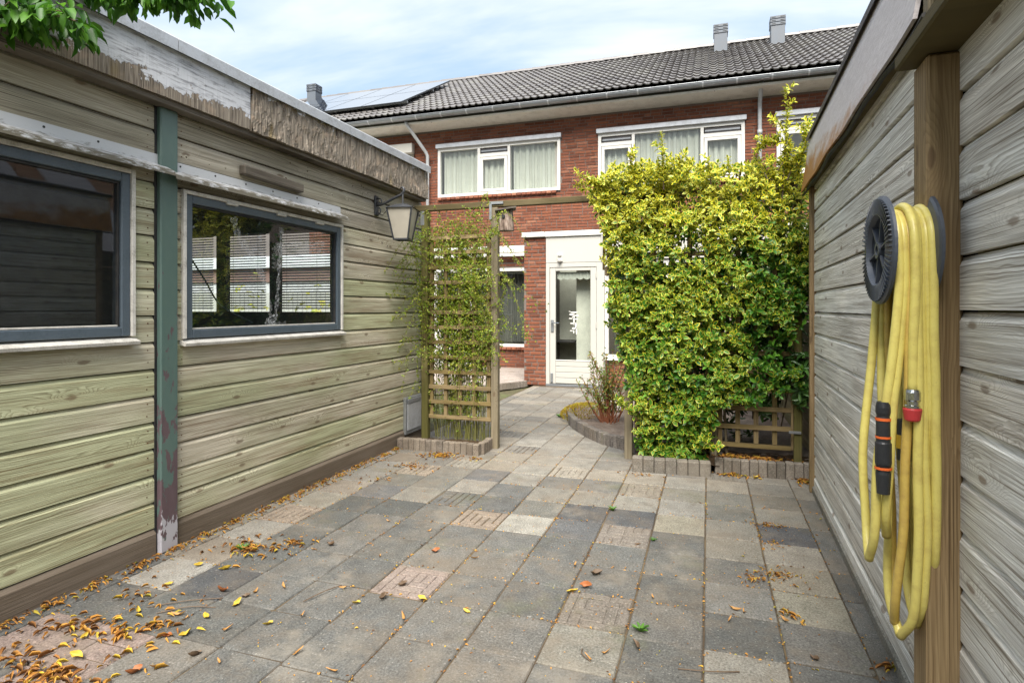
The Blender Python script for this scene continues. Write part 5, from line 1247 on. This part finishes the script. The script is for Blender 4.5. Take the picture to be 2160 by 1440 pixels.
# shrub with bare reddish stems and the sedum mound in the bed
x, y_ = gz(1290, 890); sh = empty('shrub', (-1.05, 6.55, .07), 0, 'leggy shrub with bare reddish stems and small leaves in the flower bed', 'shrub')
st, P, Dd, Uu, s_ = MB(), [], [], [], []
for k in range(46):
    a = random.uniform(0, 6.28); r_ = random.uniform(.0, .1); hgt = random.uniform(.35, .82); lx = random.uniform(-.32, .28)
    C_ = catmull([(r_ * math.cos(a), r_ * math.sin(a), 0), (r_ * 2 * math.cos(a) + lx * .4, r_ * 1.5 * math.sin(a), hgt * .5), (lx + r_ * math.cos(a), .2 * math.sin(a), hgt)], 7)
    st.tube([tuple(p) for p in C_], [.006 - .004 * i / len(C_) for i in range(len(C_))], 5)
    for i in range(5, len(C_)):
        for l in range(4): P.append(tuple(C_[i] + Vector(rvec(1)[0]) * .015)); Dd.append(tuple(rvec(1)[0] + np.array([0, 0, .5]))); Uu.append(tuple(rvec(1)[0] + np.array([0, 0, 1]))); s_.append(random.uniform(.02, .042))
st.build('stems', M['stem_red'], sh, fix=False)['kind'] = 'stuff'
foliage('leaves', P, Dd, Uu, s_, .22, M['shrub_leaf'], sh)['kind'] = 'stuff'
sed = empty('stonecrop', (-1.42, 7.1, .07), 0, 'low yellow green stonecrop mound spilling over the curved kerb', 'plant'); P, Dd = [], []
for k in range(3600):
    v = rvec(1)[0]; v[2] = abs(v[2]); P.append((v[0] * .3, v[1] * .42, v[2] * .13 - .03 + random.uniform(-.02, .0))); Dd.append(v + np.array([0, 0, .8]))
foliage('leaves', P, Dd, rvec(3600), rng.uniform(.012, .026, 3600), .2, M['sedum'], sed)['kind'] = 'stuff'
# overhanging tree at the upper left
tree = empty('overhanging_tree', (-3.9, -1.2, 0), 0, 'green leafy tree branch reaching in over the left shed roof', 'tree'); O3 = Vector((-3.9, -1.2, 0))
tk = MB(); tk.tube([(0, 0, -.05), (.05, .05, 1.5), (.1, .1, 3.0), (.3, .25, 4.2), (.4, .3, 5.4)], [.14, .11, .09, .06, .03], 10)
tk.build('trunk', M['bark'], tree, smooth=True)
P, Dd, Uu, s_, br_ = [], [], [], [], MB()
def spray(pts, nl, ls=.075, side=.22):
    C_ = catmull(pts, 10); br_.tube([tuple(p - O3) for p in C_], [.012 - .009 * i / len(C_) for i in range(len(C_))], 6)
    for i in range(4, len(C_)):
        for k in range(nl):
            q = C_[i]; sd = Vector(rvec(1)[0]); sd.z *= .4; e = q + sd * side * random.random()
            if k == 0: br_.tube([tuple(q - O3), tuple(e - O3)], .0025, 4)
            for l in range(3):
                dd = (sd * .5 + Vector(rvec(1)[0]) * .6 + Vector((0, 0, -.55))).normalized(); P.append(tuple(e + Vector(rvec(1)[0]) * .03 - O3)); Dd.append(tuple(dd)); Uu.append((random.uniform(-.4, .4), random.uniform(-.4, .4), 1)); s_.append(ls * random.uniform(.7, 1.2))
def dpt(px, py, t): d = _ray(px, py); return (d[0] * t, d[1] * t, 1.34 + d[2] * t)
root_ = (-3.7, -.9, 3.6)
spray([root_, (-3.1, .6, 3.15), dpt(-80, -40, 2.6), dpt(60, 12, 2.5), dpt(160, 45, 2.45)], 5, .07, .17)
spray([root_, (-3.0, .8, 3.25), dpt(40, -80, 2.7), dpt(200, -35, 2.6), dpt(330, -10, 2.6), dpt(420, -12, 2.6)], 5, .07, .15)
spray([root_, (-3.2, .4, 3.2), dpt(-120, 0, 2.5), dpt(-20, 25, 2.4), dpt(40, 40, 2.4)], 5, .07, .15)
for k in range(16):
    a = random.uniform(0, 6.28); e = Vector((-3.6 + 1.8 * math.cos(a), -1.3 + 1.6 * math.sin(a) - .6, random.uniform(3.6, 6.2)))
    spray([(-3.75, -1.05, random.uniform(3, 4.4)), tuple((Vector((-3.7, -1, 4.2)) + e) / 2), tuple(e)], 4, .085, .5)
br_.build('branches', M['bark'], tree, fix=False)
foliage('crown', P, Dd, Uu, s_, .24, M['tree_leaf'], tree, droop=.25)['kind'] = 'stuff'

# ------------------------------------------------------------------ surroundings seen through or reflected in the glass
nf = empty('neighbour_fence', (-6.2, 9.6, 0), 0, 'pale vertical board fence in the neighbouring garden behind the left shed', 'fence')
pm = MB().box(-.05, .05, -.01, .01, 0, 1.65, .003).mesh('plank', paint('pale_fence_paint', 'b9b4a6', .8, .1))
for k in range(60): link('plank', pm, nf, (-.2 - k * .108, random.uniform(-.004, .004), 0))
rosette_shrub('neighbour_shrub', 'yellow green shrub in the neighbouring garden behind the shed blinds', 'shrub', [((-6.0, 7.9, 1.1), (.45, .3, .75)), ((-7.3, 7.8, 1.2), (.5, .4, .8)), ((-5.0, 8.2, .9), (.3, .3, .6))], 42, .065, M['yel_shrub'], (-6.3, 7.9, 0), .25, False)
M['brick_dull'] = paint('dull_brick', '7f6357', .9, .15)
ne = empty('neighbour_extension', (-7.2, 10.4, 0), 0, 'white and brick garden extension next door seen through the shed blinds', 'building')
bx('wall', M['trim'], ne, -6.2, 0, 0, 1.6, 0, 2.2, .01); bx('brick_band', M['brick_dull'], ne, -6.2, 0, -.03, -.001, 1.9, 2.2, .003); bx('roof_edge', M['white'], ne, -6.3, .1, -.12, 1.6, 2.2005, 2.45, .01)
def gable_house(name, label, loc, rz, L, Dp, H, RH, wallc, roofc, panels):
    r_ = empty(name, loc, rz, label, 'house')
    MB().box(-L / 2, L / 2, 0, Dp, 0, H).build('wall', wallc, r_, fix=False)
    MB().add([(-L / 2, -.4, H - .1), (L / 2, -.4, H - .1), (L / 2, Dp / 2, H + RH), (-L / 2, Dp / 2, H + RH), (L / 2, Dp + .4, H - .1), (-L / 2, Dp + .4, H - .1)], [(0, 1, 2, 3), (3, 2, 4, 5), (0, 3, 5), (1, 4, 2)]).build('roof', roofc, r_, fix=False)
    for k in range(int(L / 3)):
        for z in (.9, 3.5):
            if z + 1.2 < H: w_ = bx('window', M['white'], r_, -L / 2 + .8 + k * 3, -L / 2 + 2.4 + k * 3, -.04, -.005, z, z + 1.2); bx('pane', M['solar'], w_, -.72, .72, -.03, -.0205, -.52, .52, 0)
    pt = math.atan2(RH + .1, Dp / 2 + .4)
    for (a, c, s0, s1, mm) in panels:
        q = MB().box(a, c, s0, s1, .03, .08).build('roof_panel', mm, r_, (0, -.4, H - .1), (pt, 0, 0), fix=False)
    return r_
pg = paint('grey_panel', '77757a', .35, .06)
gable_house('neighbour_house', 'brown roofed neighbouring house beyond the right shed', (7.0, 4.5, 0), R(-90), 16, 6, 2.3, 3.2, M['mortar'], paint('mossy_brown_roof', '6b4d38', .9, .2, '3f3526', .4), [(-6 + k * 1.75, -4.9 + k * 1.75, .5, 4.2, pg) for k in range(7)] + [(-3.9, -3.1, 2.2, 3.1, M['white'])])
gable_house('rear_house', 'row house behind the photographer closing the garden', (-2, -14, 0), R(180), 24, 8, 5.3, 2.6, M['brick'], M['rooftile'], [])

# ------------------------------------------------------------------ fallen leaves, litter, weeds
def litter(name, label, spots, m=None, zlift=.0):
    """spots: (x, y, rx, ry, n, size)"""
    P, Dd, Uu, s_ = [], [], [], []
    for (x, y, rx, ry, n, ls) in spots:
        for k in range(int(n * 1.15)):
            a = random.uniform(0, 6.28); r_ = abs(random.gauss(0, .6)); px, py = x + rx * r_ * math.cos(a), y + ry * r_ * math.sin(a)
            if px < -2.845 and py < 5.5: px = -2.845 + random.random() * .06
            P.append((px, py, .004 + zlift + random.random() * .02 * math.exp(-r_))); th = random.uniform(0, 6.28); Dd.append((math.cos(th), math.sin(th), random.uniform(-.15, .35))); Uu.append((random.uniform(-.6, .6), random.uniform(-.6, .6), 1)); s_.append(ls * random.uniform(.35, .95))
    o = foliage(name, P, Dd, Uu, s_, .13, m or M['litter'], None, fold=.28, droop=.3); tag(o, label, 'leaves', kind='stuff'); return o
sp = [(-2.8, y_, .07, .22, 46, .035) for y_ in np.arange(1.4, 5.0, .22)]
litter('leaf_litter', 'drift of dry orange leaves along the foot of the left shed', sp)
A = lambda px, py, rx, ry, n, ls: (*gz(px, py), rx, ry, n, ls)
litter('leaf_litter', 'scattered dry leaves heaped in the near left corner of the paving', [A(520, 1160, .2, .16, 70, .05), A(620, 1150, .14, .1, 40, .04), A(150, 1330, .3, .14, 45, .06), A(250, 1345, .25, .12, 40, .055), A(100, 1430, .3, .12, 90, .06), A(30, 1400, .2, .15, 30, .06), A(330, 1320, .2, .1, 30, .055), A(300, 1260, .3, .15, 25, .05)])
litter('leaf_litter', 'pile of orange leaves in front of the left trellis kerb', [A(930, 962, .22, .12, 150, .04), A(870, 985, .2, .15, 60, .035), A(1000, 970, .2, .1, 30, .035), A(800, 1010, .3, .2, 25, .035)])
litter('leaf_litter', 'dry leaves gathered against the kerb under the hedge', [A(1545, 1003, .12, .06, 110, .045), A(1600, 1004, .1, .04, 50, .045), A(1695, 1016, .07, .1, 90, .05), A(1350, 1003, .2, .05, 20, .03)])
litter('leaf_litter', 'crumbled brown leaf debris on the paving near the right wall', [A(1620, 1110, .16, .06, 70, .022), A(1630, 1150, .1, .1, 50, .02), A(1640, 1215, .18, .12, 120, .024), A(1590, 1225, .1, .05, 30, .03), A(1765, 1130, .03, .25, 60, .03), A(1830, 1260, .03, .12, 30, .035), A(1880, 1410, .05, .06, 25, .05), A(1660, 1300, .1, .06, 14, .045)])
litter('leaf_litter', 'brown leaf mulch on the soil under the low trellis', [(.4, 5.25, .3, .12, 260, .05), (.2, 5.3, .2, .12, 90, .045)], zlift=.08)
# crumbs of debris in the joints
P, Dd, Uu, s_ = [], [], [], []
for k in range(4200):
    if random.random() < .5: x = random.choice(XL) + random.gauss(0, .006); y_ = random.uniform(1.2, 6.5)
    else: y_ = 2.44 + T * random.randint(-4, 14) + random.gauss(0, .007); x = random.uniform(-2.8, .7)
    if mnoise.noise(Vector((x * 1.3, y_ * 1.3, 0))) < -.15: continue
    P.append((x, y_, random.uniform(-.006, .003))); Dd.append((random.uniform(-1, 1), random.uniform(-1, 1), random.uniform(-.1, .3))); Uu.append((random.uniform(-.5, .5), random.uniform(-.5, .5), 1)); s_.append(random.uniform(.006, .018))
for k in range(900):
    P.append((random.uniform(-2.7, .5), random.uniform(1.4, 4.6), .002)); Dd.append((random.uniform(-1, 1), random.uniform(-1, 1), .1)); Uu.append((0, 0, 1)); s_.append(random.uniform(.004, .012))
o = foliage('joint_debris', P, Dd, Uu, s_, .25, M['litter'], None, fold=.25, droop=.2); tag(o, 'fine orange plant crumbs caught in the paving joints', 'debris', kind='stuff')
# single leaves one can point at
def leaf_mesh(name, m, L, W, curl, n=9):
    vs, fs = [], []; sd_ = random.uniform(0, 50)
    for i in range(n):
        t = i / (n - 1); wd = W * math.sin(math.pi * min(1, t * .93 + .05)) ** .8; z = curl * L * (4 * (t - .5) ** 2) * .35
        for k in (-1, -.5, 0, .5, 1):
            a_ = .9 * math.sin(sd_ + t * 3); bend = .35 * L * math.sin(sd_ * 2 + t * 2.2)
            w1 = k * wd * (1 + .35 * mnoise.noise(Vector((sd_, t * 4, k)))); up = abs(k) * wd * (.4 + curl) + .3 * wd * mnoise.noise(Vector((sd_, t * 6, k * 2)))
            vs.append((w1 * math.cos(a_) + bend * .4, (t - .5) * L, max(0., z + up * (1 if k * math.sin(a_) > -.2 else .3) + abs(w1 * math.sin(a_)) * .6) + .002))
    for i in range(n - 1):
        for k in range(4): fs.append((i * 5 + k, i * 5 + k + 1, i * 5 + k + 6, i * 5 + k + 5))
    return MB().add(vs, fs).mesh(name, m, smooth=True, fix=False)
lm = {k: [leaf_mesh('leaf', M[m_n], L_, W_, c_n) for _ in range(5)] for k, m_n, L_, W_, c_n in (('y', 'dry_yellow', .075, .017, .6), ('t', 'dry_tan', .07, .009, .8), ('b', 'dry_brown', .075, .02, .7), ('o', 'dry_orange', .07, .02, .8))}
lab = {'y': ('bright yellow fallen leaf lying on the paving', 'yellow fallen leaves'), 't': ('narrow curled tan leaf lying on the paving', 'tan fallen leaves'), 'b': ('crumpled grey brown leaf lying on the paving', 'brown fallen leaves'), 'o': ('curled orange brown leaf lying on the open paving', 'orange fallen leaves')}
spots = [('y', 418, 1193), ('y', 475, 1203), ('y', 357, 1234), ('y', 437, 1303), ('y', 564, 1318), ('y', 750, 1273), ('y', 984, 1292), ('y', 1208, 1251), ('y', 580, 1165), ('y', 520, 1175), ('y', 390, 1340), ('y', 160, 1390), ('y', 500, 1275), ('y', 1595, 1010), ('y', 930, 950), ('y', 290, 1290), ('y', 180, 1345), ('y', 890, 1267),
         ('t', 390, 1308), ('t', 375, 1300), ('t', 265, 1380), ('t', 640, 1300), ('t', 725, 1242), ('t', 850, 1305), ('t', 1280, 1380), ('t', 1375, 1262), ('t', 1330, 1290), ('t', 1550, 1288), ('t', 1540, 1310), ('t', 1570, 1292), ('t', 700, 1420), ('t', 600, 1240), ('t', 480, 1330), ('t', 330, 1410), ('t', 540, 1250), ('t', 1000, 1180), ('t', 1215, 1195), ('t', 630, 1380), ('t', 800, 1175), ('t', 820, 1100), ('t', 905, 1120), ('t', 1345, 1150), ('t', 1240, 1390), ('t', 1655, 1310), ('t', 460, 1400),
         ('b', 808, 1262), ('b', 1340, 1365), ('b', 1720, 1392), ('b', 1258, 1213), ('b', 520, 1260), ('b', 410, 1385), ('b', 850, 1235), ('b', 700, 1150), ('o', 918, 1164), ('o', 470, 1248), ('o', 1235, 1240), ('o', 280, 1420), ('o', 350, 1345)]
for k, px, py in spots:
    x, y_ = gz(px, py); o = link('fallen_leaf', random.choice(lm[k]), None, (x, y_, .003), (random.uniform(-.2, .2), random.uniform(-.25, .25), random.uniform(0, 6.28))); sc_ = random.uniform(.5, .85); o.scale = (sc_, sc_, sc_); tag(o, lab[k][0] + (' near the left shed' if x < -1.75 else ' in the middle of the patio' if x < -.3 else ' towards the right wall'), 'leaf', lab[k][1] + (' near the left shed' if x < -1.75 else ' in the middle' if x < -.3 else ' on the right'))
def weed(px, py, n, ls, label):
    x, y_ = gz(px, py); r_ = empty('weed', (x, y_, 0), 0, label, 'weed'); a = np.linspace(0, 6.28, n, endpoint=False)
    foliage('leaves', np.zeros((n, 3)), np.stack([np.cos(a), np.sin(a), rng.uniform(.5, 1.4, n)], 1), np.tile([0, 0, 1.], (n, 1)), ls, .13, M['weed_l'], r_)
M['weed_l'] = leafmat('weed_leaf', [(0., S('3f6a24')), (1., S('5f8a34'))])
weed(1352, 1332, 9, .05, 'bright green weed in the joint near the patterned tile'); weed(1292, 1077, 8, .045, 'small weed at a joint in the middle of the paving'); weed(512, 1162, 8, .055, 'green weed among the leaf pile beside the left shed'); weed(1378, 1140, 7, .03, 'tiny weed beside the dark tile in front of the hedge'); weed(1180, 880, 10, .06, 'green tuft at the start of the curved kerb')
# twigs
tw = [((310, 1282), (470, 1262)), ((330, 1295), (455, 1282)), ((1430, 1412), (1560, 1418)), ((1228, 1370), (1245, 1395)), ((640, 1270), (720, 1235))]
for i, (a, c) in enumerate(tw):
    p, q = gz(*a), gz(*c); md = ((p[0] + q[0]) / 2 + random.uniform(-.02, .02), (p[1] + q[1]) / 2 + random.uniform(-.02, .02))
    o = MB().tube(catmull([(p[0] - p[0], 0, .005), (md[0] - p[0], md[1] - p[1], .012), (q[0] - p[0], q[1] - p[1], .004)], 6), .0022, 5).build('twig', M['dry_brown'], None, (p[0], p[1], 0)); tag(o, 'thin brown twig lying on the paving', 'twig', 'twigs on the paving')
